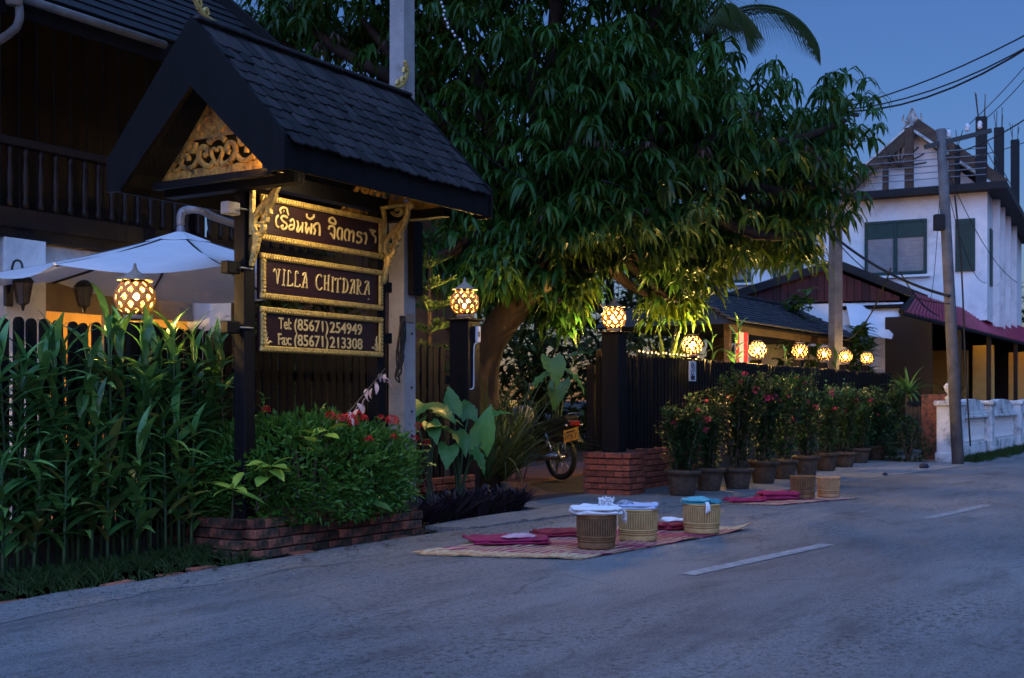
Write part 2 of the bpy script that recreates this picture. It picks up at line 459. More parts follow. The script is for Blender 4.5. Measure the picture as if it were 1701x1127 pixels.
road = edge + [S(6.75, 1.4), S(40, 2.4), S(70, 2.4), S(70, 14), S(-14, 14), S(-14, 1.1)]
sheet('road', road, 0.0, M['asphalt'], .12)
pav = [S(2.28, .78), S(2.9, .72), S(3.6, .72), S(4.15, .78), S(4.3, .30), S(6.0, .30), S(6.6, .1), S(30, .1), S(30, 2.15), S(16, 2.15)]
lip = [(15.4, 2.62), (14.2, 2.72), (12.6, 2.60), (11, 2.35), (9.2, 2.15), (7.6, 2.0), (6.2, 1.9), (5.2, 1.78), (4.4, 1.5), (3.6, 1.30), (2.9, 1.22), (2.35, 1.16)]
for (u0, v0), (u1, v1) in zip(lip, lip[1:] + [lip[-1]]):
    for t in (0, .25, .5, .75):
        u = u0 + (u1 - u0) * t
        pav.append(S(u, v0 + (v1 - v0) * t + .06 * noise.noise(Vector((u * 2.2, 1, 7)))))
        if (u0, v0) == (u1, v1): break
sheet('pavement', pav, 0.010, M['pavement'], .15)
sheet('driveway', [S(4.28, .298), S(4.35, -.1), S(4.9, -.7), S(6.3, -2.6), S(12, -3.2), S(12, -1.9), S(7.2, -1.2), S(6.02, -.2), S(6.02, .298)], 0.006, M['drive'], .12)
sheet('garden_soil', [S(4.2, -.36), S(4.2, -9), S(24, -9), S(24, .03), S(6.03, .03), S(6.03, -.5)], -.02, M['soil'])
sheet('garden_soil', [S(-8, .62), S(.2, .62), S(.2, .9), S(2.3, .9), S(2.3, -.35), S(-8, -.35)], -.02, M['soil'])
sheet('courtyard', [S(-9, -.36), S(4.2, -.36), S(4.2, -9), S(-9, -9)], .0, M['drive'])
M['shoulder'] = road_material('pale_road_shoulder', (.165, .162, .16), (.235, .23, .225), (.10, .098, .096), 11)
sh = [S(-6 + i * .2, max(.9, 1.0 + .02 * i * 0)) for i in range(1)]
a_ = []; c_ = []
for i in range(60):
    u = -5 + i * .15; n_ = noise.noise(Vector((u * 1.1, 2, 3)))
    lo = 1.10 + .04 * noise.noise(Vector((u * 3, 8, 1))) + max(0, u - 1.6) * .14
    a_.append(S(u, lo)); c_.append(S(u, max(lo + .08, lo + .42 + .30 * n_ + .10 * noise.noise(Vector((u * 4, 4, 4))) - max(0, u - 1.5) * .10)))
sheet('road_shoulder', a_ + c_[::-1], .0025, M['shoulder'])
# dashes of the centre line follow the road's slight bend
for (a, b) in (((1140, 955.5), (1375, 905)), ((1540, 862), (1640, 839.5)), ((1748, 815), (1790, 806))):
    p, q = G(*a), G(*b)
    d = (q - p).normalized(); n = Vector((-d.y, d.x, 0)) * .055
    bb = MB(); K = 24; vs = []
    for i in range(K + 1):
        c = p.lerp(q, i / K)
        e = .012 * noise.noise(Vector((i * .9, a[0], 0)))
        vs += [c + n * (1 + e * 8), c - n * (1 - e * 6)]
    bb.add(vs, [(2 * i, 2 * i + 1, 2 * i + 3, 2 * i + 2) for i in range(K)])
    me = bb.mesh('road_marking', M['paint'])
    if me.polygons[0].normal.z < 0: me.flip_normals()
    kind(put('road_marking', me, None, (0, 0, .004)), 'structure')

# ------------------------------------------------------------------ brick helper
brick_meshes = {}
def brick_mesh(l, d, h, m):
    k = (round(l, 3), round(d, 3), round(h, 3), m.name)
    if k not in brick_meshes:
        brick_meshes[k] = [MB().bbox((0, 0, 0), (l, d, h), .006).mesh('brick', m) for _ in range(1)]
    return brick_meshes[k][0]
def bricks(parent, p0, p1, courses, l=.21, h=.058, d=.09, gap=.010, z0=0.0, m=None, jit=.006, step=0.0, skip_top=False):
    # courses of single bricks from p0 to p1 (local 2D of the parent)
    p0, p1 = Vector((*p0, 0)), Vector((*p1, 0)); dv = p1 - p0; Ln = dv.length; dv.normalize()
    rz = math.atan2(dv.y, dv.x); nn = Vector((dv.y, -dv.x, 0))
    for c in range(courses):
        x = -(l + gap) * .5 * (c % 2)
        while x < Ln - .02:
            a, e = max(x, 0), min(x + l, Ln)
            if e - a > .03:
                w = round((e - a) / .035) * .035 if e - a < l - .01 else l
                ctr = p0 + dv * ((a + e) / 2) + nn * (rnd.uniform(-jit, jit) + step * (courses - 1 - c))
                put('brick', brick_mesh(max(w, .035), d, h, m), parent, (ctr.x, ctr.y, z0 + c * (h + gap) + h / 2),
                    (rnd.uniform(-.01, .01), rnd.uniform(-.02, .02) * (jit / .006), rz + rnd.uniform(-.015, .015) * (jit / .006)))
            x += l + gap

# ------------------------------------------------------------------ planter under the sign
pl = thing('brick_planter', 'low mossy red brick planter at the foot of the roofed wooden sign', 'planter', S(.25, .80, -.04), SROT)
MB().box((.90, .40, .13), (1.64, .66, .25)).build('soil_bed', M['soil'], pl)
bricks(pl, (0, 0.04), (1.80, -.06), 4, .23, .062, .10, .008, 0, M['old_brick'], .010, .012)
bricks(pl, (.0, .82), (.0, .06), 4, .23, .062, .10, .008, 0, M['old_brick'], .010, .016)
bricks(pl, (1.77, .0), (1.77, .82), 4, .23, .062, .10, .008, 0, M['old_brick'], .010)
ed = thing('brick_edging', 'row of old bricks sunk along the edge of the grass strip', 'edging', S(-3.0, .34, -.05), SROT)
x = 0
while x < 3.1:
    w = rnd.uniform(.16, .23)
    put('brick', brick_mesh(.2, .10, .075, M['old_brick']), ed, (x, rnd.uniform(-.02, .02), .03 + rnd.uniform(-.015, .012)), (rnd.uniform(-.1, .1), rnd.uniform(-.06, .06), rnd.uniform(-.12, .12)))
    x += .215
ed2 = thing('brick_edging', 'broken line of dark bricks half buried at the road edge', 'edging', S(-2.2, 1.0, -.07), SROT)
for i in range(18):
    if rnd.random() < .8:
        put('brick', brick_mesh(.2, .10, .075, M['old_brick']), ed2, (i * .225, rnd.uniform(-.03, .03) - max(0, (i * .225 - 1.2)) * .01, .03 + rnd.uniform(-.02, .01)), (rnd.uniform(-.12, .12), rnd.uniform(-.06, .06), rnd.uniform(-.2, .2)))

# ------------------------------------------------------------------ the roofed sign
sg = thing('signboard', 'tall roofed wooden sign with three gold framed maroon boards above the planter', 'sign', S(.38, .60, 0), SROT)
W_ = .052
postm = MB().bbox((0, 0, 1.36), (.105, .105, 2.5), .006).mesh('post', M['dark_wood'])
XR = 1.485
put('post', postm, sg); put('post', postm, sg, (XR, 0, 0))
# beams that carry the boards, their ends sticking out past the posts
for i, z in enumerate((2.36, 1.955, 1.545)):
    for x0 in (-.135, XR + .10):
        MB().bbox((x0, 0.0, z), (.12, .075, .085), .006).build('beam_end', M['concrete'] if (i == 0 and x0 < 0) else M['dark_wood'], sg)
    MB().tube([(-.10, -.058, z), (.02, -.058, z)], .007, 6).build('bolt', M['grey_metal'], sg)
# boards
BX0, BX1 = .075, XR - .035
def board(z0, z1):
    b = MB(); b.bbox(((BX0 + BX1) / 2, -.055, (z0 + z1) / 2), (BX1 - BX0, .03, z1 - z0), .004)
    bo = b.build('board', M['maroon'], sg)
    fr = MB(); w = .042; yf = -.082
    for zc, s in ((z0 + w / 2, 1), (z1 - w / 2, 1)): fr.bbox(((BX0 + BX1) / 2, yf, zc), (BX1 - BX0 + .012, .022, w), .006)
    for xc in (BX0 + w / 2, BX1 - w / 2): fr.bbox((xc, yf - .001, (z0 + z1) / 2), (w, .022, z1 - z0 - 2 * w + .002), .006)
    # carved rope beads along the frame
    n = int((BX1 - BX0) / .026)
    for zc in (z0 + w / 2, z1 - w / 2):
        for i in range(n):
            x = BX0 + (i + .5) * (BX1 - BX0) / n
            fr.box((x, yf - .013, zc), (.015, .010, w * .62), Matrix.Translation((x, 0, zc)) @ Matrix.Rotation(.5, 4, 'Y') @ Matrix.Translation((-x, 0, -zc)), 1)
    n = int((z1 - z0 - 2 * w) / .026)
    for xc in (BX0 + w / 2, BX1 - w / 2):
        for i in range(n):
            z = z0 + w + (i + .5) * (z1 - z0 - 2 * w) / n
            fr.box((xc, yf - .014, z), (w * .62, .010, .015))
    fr.build('board_frame', M['gold'], bo)
    return bo
B1 = board(2.165, 2.485); B2 = board(1.755, 2.075); B3 = board(1.385, 1.70)
YT = -.0705
def unmap(px, py, top, bot, z0, z1):
    # photograph detail -> position on a board (perspective taken out)
    (xa, ya), (xb, yb) = top; (xc, yc), (xd, yd) = bot
    f = (px - (xa + xc) / 2) / ((xb + xd) / 2 - (xa + xc) / 2)
    s = f / (f + (1 - f) * 1.136)
    yt = ya + (yb - ya) * (px - xa) / (xb - xa); yl = yc + (yd - yc) * (px - xc) / (xd - xc)
    v = (py - yt) / (yl - yt)
    return (BX0 + s * (BX1 - BX0), z1 - v * (z1 - z0))
def letters(name, strokes, top, bot, z0, z1, w, parent, k=4, sq=1.0):
    for s in strokes:
        b = MB()
        parts = s if isinstance(s[0], list) else [s]
        for q in parts:
            xs_ = [p_[0] for q_ in parts for p_ in q_]; mx_ = (min(xs_) + max(xs_)) / 2
            pts = smooth_pts([unmap(mx_ + (x - mx_) * sq, y, top, bot, z0, z1) for x, y in q], k)
            b.ribbon(pts, w, .010, Matrix.Translation((0, YT, 0)))
        b.build(name, M['letter'], parent)
T1 = ((40, 80), (1600, 400)), ((130, 700), (1590, 920))
lao = [
 [[(312, 372), (288, 400), (280, 460), (292, 512), (318, 528)]],
 [[(425, 398), (375, 378), (345, 408), (368, 448), (412, 482), (408, 535), (365, 548), (346, 520), (372, 500)],
  [(345, 345), (332, 300), (370, 266), (415, 282), (424, 325), (438, 368)], [(372, 305), (384, 316)]],
 [[(455, 452), (485, 420), (508, 460), (500, 535), (462, 556), (442, 528), (458, 500), (492, 492)]],
 [[(535, 452), (552, 452), (556, 510), (540, 565), (562, 575), (602, 505)], [(614, 455), (606, 590)]],
 [[(640, 475), (662, 470), (650, 540), (662, 600), (692, 525), (716, 606), (722, 540), (726, 470)],
  [(664, 342), (672, 390), (712, 412), (752, 385), (752, 350)]],
 [[(752, 618), (770, 560), (748, 515), (782, 470), (822, 490), (826, 630)]],
 [[(938, 545), (950, 506), (990, 502), (1014, 545), (1004, 662), (978, 612), (958, 600)],
  [(942, 446), (952, 404), (990, 393), (1020, 430), (1022, 474), (985, 466), (945, 446)]],
 [[(1068, 672), (1048, 625), (1056, 545), (1084, 525), (1108, 560), (1100, 682)]],
 [[(1160, 690), (1138, 645), (1146, 562), (1174, 543), (1198, 580), (1190, 692)]],
 [[(1212, 585), (1234, 560), (1252, 600), (1242, 706)]],
 [[(1352, 592), (1312, 572), (1294, 608), (1338, 640), (1346, 690), (1304, 714), (1286, 690)]],
 [[(1376, 602), (1398, 586), (1412, 640), (1396, 730)]],
 [[(1446, 532), (1470, 560), (1484, 600)], [(1470, 545), (1524, 560)], [(1510, 560), (1490, 600), (1524, 640), (1520, 712)]]]
letters('letter', lao, *T1, 2.165, 2.485, .0165, B1)
T2 = ((45, 50), (1590, 270)), ((40, 640), (1590, 785))
vil = [
 [[(212, 300), (226, 268), (256, 290), (276, 455)], [(276, 455), (296, 340), (306, 275)], [(282, 266), (326, 276)]],
 [[(356, 275), (342, 465)], [(332, 268), (380, 280)], [(314, 466), (366, 474)]],
 [[(442, 312), (430, 288), (404, 292), (402, 400), (394, 474)], [(378, 474), (430, 476), (468, 470), (474, 440)]],
 [[(548, 322), (538, 298), (510, 302), (506, 400), (498, 482)], [(482, 480), (540, 488), (570, 482), (576, 456)]],
 [[(594, 345), (604, 316), (640, 312)], [(640, 312), (614, 400), (588, 495)], [(638, 312), (650, 400), (656, 500)], [(600, 425), (648, 440)], [(568, 490), (606, 498)], [(636, 496), (668, 502)]],
 [[(852, 362), (835, 334), (800, 345), (778, 400), (782, 480), (812, 526), (842, 520), (858, 496)]],
 [[(884, 345), (878, 522)], [(946, 350), (938, 532)], [(882, 436), (942, 446)], [(866, 520), (894, 524)], [(926, 530), (956, 536)], [(868, 343), (894, 348)], [(934, 349), (962, 342)]],
 [[(980, 366), (974, 545)], [(964, 362), (996, 368)], [(958, 542), (990, 548)]],
 [[(1050, 384), (1044, 552)], [(1004, 404), (1008, 380), (1050, 382), (1092, 388), (1098, 366)], [(1028, 549), (1062, 555)]],
 [[(1116, 386), (1106, 556)], [(1094, 396), (1110, 376), (1158, 398), (1182, 465), (1160, 540), (1108, 558), (1086, 550)]],
 [[(1206, 420), (1218, 394), (1250, 398)], [(1250, 398), (1224, 480), (1200, 565)], [(1250, 398), (1252, 480), (1248, 566)], [(1210, 494), (1250, 500)], [(1186, 560), (1216, 568)]],
 [[(1306, 402), (1296, 574)], [(1280, 400), (1310, 392), (1346, 420), (1344, 464), (1304, 488)], [(1312, 490), (1340, 560), (1368, 580)], [(1278, 570), (1314, 578)]],
 [[(1378, 432), (1392, 408), (1424, 416)], [(1424, 416), (1394, 500), (1372, 574)], [(1424, 416), (1428, 500), (1432, 580)], [(1384, 510), (1428, 516)], [(1354, 572), (1388, 578)]],
 [[(1420, 632), (1424, 640)]]]
boxes = ((212, 300), (318, 366), (380, 458), (472, 550), (566, 648), (758, 832), (856, 928), (954, 980), (1000, 1072), (1092, 1162), (1180, 1246), (1268, 1340), (1360, 1434), (1424, 1428))
v2 = []
for gl_s, (b0, b1) in zip(vil, boxes):
    xs_ = [p_[0] for q_ in gl_s for p_ in q_]; x0_, x1_ = min(xs_), max(xs_)
    v2.append([[(b0 + (x - x0_) / max(1, x1_ - x0_) * (b1 - b0), y + .143 * (b0 + (x - x0_) / max(1, x1_ - x0_) * (b1 - b0) - x)) for x, y in q_] for q_ in gl_s])
vil = v2
letters('letter', vil, *T2, 1.755, 2.075, .0110, B2, 3)
def text(s, size, x0, x1, z, y, m, parent, name='lettering', extrude=.004, rot=(R(90), 0, 0), offset=0.0):
    cu = bpy.data.curves.new('text', 'FONT'); cu.body = s; cu.size = size; cu.extrude = extrude; cu.offset = offset; cu.resolution_u = 3
    o = bpy.data.objects.new('text', cu); col.objects.link(o)
    dg = bpy.context.evaluated_depsgraph_get()
    me = bpy.data.meshes.new_from_object(o.evaluated_get(dg)); bpy.data.objects.remove(o)
    xs = [v.co.x for v in me.vertices]; a, b = min(xs), max(xs); sx = (x1 - x0) / (b - a)
    for v in me.vertices: v.co.x = (v.co.x - a) * sx
    me.name = name; me.materials.clear(); me.materials.append(m)
    return put(name, me, parent, (x0, y, z), rot)
def bx(f, r=1.136):
    s = f / (f + (1 - f) * r); return BX0 + s * (BX1 - BX0)
def f3(px): return (px - 40) / 1550
for zz, rows in ((1.565, (('Tel:', 275, 440), ('(85671)', 478, 912), ('254949', 935, 1345))), (1.452, (('Fax:', 272, 440), ('(85671)', 478, 912), ('213308', 935, 1350)))):
    for s, a, b in rows: text(s, .118, bx(f3(a)), bx(f3(b)), zz - .012, YT, M['letter'], B3, 'lettering', .005, offset=.0012)
for sgn, xc in ((1, BX0 + .05), (-1, BX1 - .05)):   # corner flourishes
    b = MB()
    for q, w in (([(0, 0), (.03, .006), (.055, .02), (.07, .012)], [.022, .016, .012, .006]), ([(0, 0), (.004, .04), (.016, .075), (.006, .11)], [.022, .016, .010, .005]), ([(0, .01), (.022, .03), (.03, .05)], [.014, .010, .004])):
        b.ribbon([(xc + sgn * x, 1.385 + .055 + z) for x, z in q], w, .010, Matrix.Translation((0, YT, 0)))
    b.build('flourish', M['letter'], B3)
# carved brackets under the eave
def bracket(parent, x, w=.024):
    b = MB(); o = lambda px, py: ((px - 175) / 563, (85 - py) / 773 + 2.59)
    Mx = Matrix.Translation((x, -.053, 0)) @ Matrix.Rotation(R(-90), 4, 'Z')   # local x of the stroke -> towards the road
    D = .028
    for q, ww in (([(182, 92), (190, 150), (188, 260), (186, 395)], .030), ([(175, 95), (260, 92), (345, 92)], .026),
                  ([(330, 85), (346, 98), (334, 112), (318, 104)], .024),
                  ([(318, 112), (318, 155), (290, 200), (240, 250), (203, 300), (194, 350), (208, 388), (238, 385), (246, 352), (218, 342)], .036),
                  ([(236, 130), (262, 152), (290, 136), (278, 112), (258, 118)], .022),
                  ([(308, 190), (292, 232), (272, 262), (280, 285), (258, 300), (262, 325), (240, 335)], .034),
                  ([(290, 210), (262, 240), (240, 285)], .03),
                  ([(212, 392), (210, 440), (198, 500), (184, 562)], [.062, .05, .034, .012])):
        pts = smooth_pts([o(*p) for p in q], 4)
        wl = ww if not hasattr(ww, '__len__') else [ww[min(int(i / 4), len(ww) - 1)] for i in range(len(pts))]
        b.ribbon(pts, wl, D, Mx); b.ribbon(pts, wl, -D * .6, Mx)
    for i in range(7):   # bead row along the tail
        px, py = 236 - i * 7.5, 400 + i * 26
        c = o(px, py); b.lathe([(.001, -.012), (.011, -.006), (.011, .006), (.001, .012)], 6, M=Mx @ Matrix.Translation((c[0], -.01, c[1])))
    return b.build('carved_bracket', M['gold'], parent)
bracket(sg, 0); bracket(sg, XR)
# roof: ridge from x=-.47 to 1.93, half width .79
RX0, RX1, RZ, EZ, HW = -.47, 1.90, 3.54, 2.68, .80
slope = math.atan2(RZ - EZ, HW); SL = math.hypot(RZ - EZ, HW)
def sM(side):   # local (x along ridge, y down the slope, z out of it)
    return Matrix.Translation((0, 0, RZ)) @ (Matrix.Identity(4) if side > 0 else Matrix.Scale(-1, 4, (0, 1, 0))) @ Matrix.Rotation(slope, 4, 'X') @ Matrix.Scale(-1, 4, (0, 1, 0))
for side in (1, -1):
    b = MB(); b.box(((RX0 + RX1) / 2, SL / 2, -.02), (RX1 - RX0 - .02, SL, .025), sM(side)); b.build('roof_deck', M['dark_wood'], sg)
rows, cols = 9, 21
pitch_x = (RX1 - RX0 - .06) / cols
def shingle_mb(b, Mx, seed):
    q = random.Random(seed); w = pitch_x - .006; l = .235; e = []
    for i in range(6):
        a = math.pi * i / 5; e.append((math.cos(a) * w / 2 * (1 + q.uniform(-.03, .03)), l - .03 + math.sin(a) * .035))
    poly = [(-w / 2, 0)] + e[::-1] + [(w / 2, 0)]
    n = len(poly); h = .013
    b.add([(x, y, h) for x, y in poly] + [(x, y, 0) for x, y in poly], [list(range(n))[::-1], list(range(n, 2 * n))] + [(i, (i + 1) % n, (i + 1) % n + n, i + n) for i in range(n)], Mx)
shing = []
for k in range(5):
    b = MB(); shingle_mb(b, None, k); shing.append(b.mesh('shingle', M['shingle']))
back = MB()
for side in (1, -1):
    base = sM(side)
    for r_ in range(rows):
        y0 = .02 + r_ * (SL + .035 - .235) / (rows - 1)
        for c in range(cols + (r_ % 2)):
            x = RX0 + .03 + (c + .5 - .5 * (r_ % 2)) * pitch_x + rnd.uniform(-.004, .004)
            x = min(max(x, RX0 + pitch_x * .5), RX1 - pitch_x * .5)
            Mx = Matrix.Translation((x, y0 + rnd.uniform(-.012, .012), .004 + rnd.uniform(0, .004))) @ Matrix.Rotation(-.075 + rnd.uniform(-.015, .015), 4, 'X').inverted() @ Matrix.Rotation(rnd.uniform(-.03, .03), 4, 'Z')
            if side > 0:
                o = put('shingle', shing[rnd.randrange(5)], sg); o.matrix_local = base @ Mx
            else: shingle_mb(back, base @ Mx, c % 5)
kind(back.build('shingle_slope', M['shingle'], sg), 'stuff')
for side in (1, -1):
    # barge boards at both gable ends and the eave fascia
    for x in (RX0 - .015, RX1 + .015):
        b = MB()
        poly = [(0, RZ + .045), (side * (HW + .02), EZ + .035), (side * (HW + .02), EZ - .19), (side * HW * .86, EZ - .19), (0, RZ - .42)]
        Mx = Matrix.Translation((x - .015, 0, 0)) @ Matrix.Rotation(R(90), 4, 'Z') @ Matrix.Scale(-1, 4, (1, 0, 0))
        b.prism(poly, -.03 if False else -.03, Mx); b.build('barge_board', M['dark_wood'], sg)
    MB().bbox(((RX0 + RX1) / 2, -side * (HW - .005), EZ - .085), (RX1 - RX0 - .02, .028, .19), .004).build('fascia', M['dark_wood'], sg)
MB().bbox(((RX0 + RX1) / 2, 0, RZ + .035), (RX1 - RX0 + .02, .10, .03), .008).build('ridge_cap', M['shingle'], sg)
MB().box((.715, 0, 2.605), (1.72, .10, .11)).box((-.12, 0, 2.515), (.10, 1.22, .07)).box((XR + .12, 0, 2.515), (.10, 1.22, .07)).build('roof_beam', M['dark_wood'], sg)
for x in (-.30, XR + .20):   # ties below the gables
    MB().bbox((x, 0, 2.535), (.05, 1.12, .05), .004).build('tie_beam', M['dark_wood'], sg)
def gable(x, sgn):
    b = MB(); hw, h, z0 = .55, .60, 2.562
    Mx = Matrix.Translation((x, 0, z0)) @ Matrix.Rotation(R(-90 * sgn), 4, 'Z')
    # base rail, side rails, upper plate
    b.prism([(-hw, 0), (hw, 0), (hw - .07, .07), (-hw + .07, .07)], .03, Mx)
    b.prism([(-.275, .285), (.275, .285), (0, h)], .022, Mx)
    b.prism([(-.285, .27), (.285, .27), (.275, .285), (-.275, .285)], .014, Mx)
    for s in (1, -1):
        b.prism([(s * hw, .0), (s * .275, .285), (s * .245, .27), (s * (hw - .06), .05)][::-s], .024, Mx)
        for q, w in (([(.03, .10), (.06, .075), (.12, .09), (.17, .14), (.16, .20), (.11, .21), (.09, .17), (.12, .15)], .036),
                     ([(.17, .14), (.22, .09), (.28, .08), (.34, .11), (.33, .16), (.28, .17), (.27, .13)], .032),
                     ([(.33, .10), (.38, .075), (.42, .085)], .026), ([(.20, .25), (.22, .19), (.27, .21), (.24, .25)], .03),
                     ([(.0, .075), (.045, .14), (.05, .18), (.02, .19), (0, .17)], .022),
                     ([(.0, .27), (.05, .255), (.08, .23)], .04)):
            b.ribbon(smooth_pts([(s * px, pz) for px, pz in q], 4), w, .014, Mx); b.ribbon(smooth_pts([(s * px, pz) for px, pz in q], 4), w, -.012, Mx)
        for q in ([(.03, .30), (.08, .33), (.12, .38), (.07, .41), (.04, .37)], [(.14, .30), (.18, .33), (.16, .37)], [(.02, .44), (.05, .47), (.02, .52)]):
            b.ribbon(smooth_pts([(s * px, pz) for px, pz in q], 4), .018, .012, Mx)
    return b.build('carved_gable', M['gold_wood'], sg)
gable(-.26, 1); gable(XR + .16, -1)
def finial(x, sgn):
    b = MB()
    Mx = Matrix.Translation((x, 0, RZ + .05)) @ (Matrix.Identity(4) if sgn > 0 else Matrix.Scale(-1, 4, (1, 0, 0)))
    for q, w in (([(.20, .0), (.12, .02), (.05, .06), (0, .13), (-.02, .20), (.02, .26)], .03), ([(.02, .10), (.05, .12), (.06, .08), (.03, .06)], .02),
                 ([(.08, .05), (.11, .08), (.13, .04)], .02), ([(-.01, .18), (.03, .20), (.04, .16)], .018)):
        b.ribbon(smooth_pts(q, 4), w, .014, Mx); b.ribbon(smooth_pts(q, 4), w, -.014, Mx)
    return b.build('ridge_finial', M['gold'], sg)
finial(RX0 + .0, 1); finial(RX1 - .02, -1)
# added tube lamp, unseen behind the eave fascia, to account for the lit boards
lx, ly, lz = .72, -.68, 2.60
b = MB(); b.bbox((lx, ly, lz + .03), (1.1, .05, .03), .004); fx = b.build('tube_lamp', M['grey_metal'], sg)
MB().tube([(lx - .52, ly, lz), (lx + .52, ly, lz)], .012, 8).build('lamp_tube', emitter('lit_tube', (1, .68, .28), 6), fx)
ld = bpy.data.lights.new('sign_light', 'AREA'); ld.shape = 'RECTANGLE'; ld.size = .7; ld.size_y = .04; ld.energy = 4.6; ld.color = (1, .78, .42); ld.spread = R(150)
lo = bpy.data.objects.new('sign_light', ld); col.objects.link(lo); lo.parent = sg; lo.location = (lx - .28, ly, lz - .02)
lo.rotation_euler = (Vector((.45, -.05, 1.75)) - Vector((lx, ly, lz))).to_track_quat('-Z', 'X').to_euler()

# added spot, no such fixture known, hidden by the barge, brightens the carved gable
MB().bbox((-.405, -.585, 2.545), (.05, .05, .05), .008).build('added_spot', M['black_metal'], sg)
sd_ = bpy.data.lights.new('gable_fill_light', 'SPOT'); sd_.energy = 4.2; sd_.color = (1, .52, .10); sd_.spot_size = R(140); sd_.spot_blend = 1; sd_.shadow_soft_size = .02
so_ = bpy.data.objects.new('gable_fill_light', sd_); col.objects.link(so_); so_.parent = sg; so_.location = (-.40, -.55, 2.575)
so_.rotation_euler = Vector((.16, .45, .22)).to_track_quat('-Z', 'Y').to_euler()
# ------------------------------------------------------------------ concrete power pole beside the sign
up = u_at(668, .50)
po = thing('power_pole', 'square concrete power pole rising beside the roofed sign', 'pole', S(up, .50, -.05), SROT)
b = MB(); b.box((0, 0, 4.5), (.165, .165, 9.1), None, .78); b.build('shaft', M['concrete'], po)
hole = MB().lathe([(0, 0), (.011, 0), (.011, .004)], 10).mesh('bolt_hole', M['ink'])
for z in (3.35, 3.1, 1.0, .8, 1.2, 1.65, 2.05, 2.3):
    put('bolt_hole', hole, po, (rnd.uniform(-.02, .02), -.0835 + z * .0038 * .5 - .006, z), (R(90), 0, 0))
MB().bbox((.03, -.115, 2.28), (.13, .06, .62), .006).build('wood_board', M['dark_wood'], po)
MB().box((.0, -.087, 1.78), (.10, .010, .07)).build('label_plate', M['beige'], po)
for k in range(5):   # coiled cables
    pts = [(-.10 - .012 * k, -.06 + .03 * math.sin(t * 2.1 + k), 1.75 - .46 * (1 - (t / 3 - 1) ** 2) * (.75 + .1 * k) + .04 * (t / 6)) for t in range(7)]
    pts = [(p[0] - .05 * math.sin(i / 6 * math.pi), p[1] - .04, p[2]) for i, p in enumerate(pts)]
    MB().tube(smooth_pts(pts, 3), .008, 6).build('cable_loop', M['cable'], po, True)

# ------------------------------------------------------------------ fences
def picket_mesh(h, w=.068, d=.022):
    b = MB(); e = [(w / 2 * math.cos(math.pi * i / 6), h - w / 2 + w / 2 * math.sin(math.pi * i / 6)) for i in range(7)]
    b.prism([(-w / 2, 0), (w / 2, 0)] + e, d, Matrix.Translation((0, -d / 2, 0))); return b.mesh('picket', M['dark_wood'])
pk = picket_mesh(1.42); pk2 = picket_mesh(1.09); pk3 = picket_mesh(1.15)
fl = thing('picket_fence', 'dark round topped picket fence behind the canes and the sign', 'fence', S(-2.2, 0, .14), SROT)
for i in range(-16, 59):
    x = i * .100
    if x > 5.93: break
    put('picket', pk, fl, (x, -.02 + rnd.uniform(-.004, .004), rnd.uniform(-.008, .008)), (0, rnd.uniform(-.008, .008), 0))
for z in (.30, 1.10): MB().bbox((2.18, .018, z), (7.6, .04, .08), .004).build('rail', M['dark_wood'], fl)
bricks(fl, (4.5, -.02), (6.12, -.02), 5, .21, .056, .09, .010, -.16, M['brick'])
MB().box((3.0, .01, -.06), (6.1, .06, .2)).build('kerb_wall', M['mortar'], fl)
# ------------------------------------------------------------------ pierced lanterns
def lattice(R0=.135, N=10, hole=.60):
    b = MB(); lats = [R(a) for a in ((-66, -44, -22, 0, 22, 44, 66) if N < 11 else (-64, -46, -27, -9, 9, 27, 46, 64))]; d = 2 * math.pi / N
    def pt(i, th, r=R0): return Vector((r * math.cos(lats[i]) * math.cos(th), r * math.cos(lats[i]) * math.sin(th), r * .96 * math.sin(lats[i])))
    for i in range(len(lats)):
        for j in range(N):
            th = (j + .5 * (i % 2)) * d
            o = [pt(min(i + 1, len(lats) - 1), th), pt(i, th + d / 2), pt(max(i - 1, 0), th), pt(i, th - d / 2)]
            if i == 0: o = [o[0], o[1], o[3]]
            elif i == len(lats) - 1: o = [o[1], o[2], o[3]]
            c = sum(o, Vector()) / len(o)
            if len(o) == 3: b.add(o, [(0, 1, 2)][::1]); continue
            # rounded hole
            ring = []
            for k in range(12):
                a = k / 12 * 4; e = int(a); t = a - e
                q = o[e % 4].lerp(o[(e + 1) % 4], t); ring.append((q, c + (q - c) * hole * (.92 if abs(t - .5) > .3 else 1.06)))
            vs = [q for q, _ in ring] + [q.normalized() * R0 * .985 for _, q in ring]
            b.add(vs, [(k, (k + 1) % 12, (k + 1) % 12 + 12, k + 12)[::-1] for k in range(12)])
    return b
def lantern_meshes(hole, wall, name):
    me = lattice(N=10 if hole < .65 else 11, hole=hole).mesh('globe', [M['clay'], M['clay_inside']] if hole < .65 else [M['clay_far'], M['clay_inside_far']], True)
    o = bpy.data.objects.new('tmp', me); col.objects.link(o)
    md = o.modifiers.new('w', 'WELD'); md.merge_threshold = .0006
    sd = o.modifiers.new('s', 'SOLIDIFY'); sd.thickness = wall; sd.offset = 0; sd.material_offset = 1
    dg = bpy.context.evaluated_depsgraph_get()
    m2 = bpy.data.meshes.new_from_object(o.evaluated_get(dg)); m2.name = 'globe'
    bpy.data.objects.remove(o)
    return m2
globe_a = lantern_meshes(.56, .012, 'globe'); globe_b = lantern_meshes(.70, .012, 'globe')
lid = MB().lathe([(0, .24), (.008, .236), (.012, .21), (.02, .19), (.05, .165), (.085, .14), (.125, .125), (.122, .117), (.06, .12), (0, .121)], 24).mesh('lid', M['clay_lid'], True)
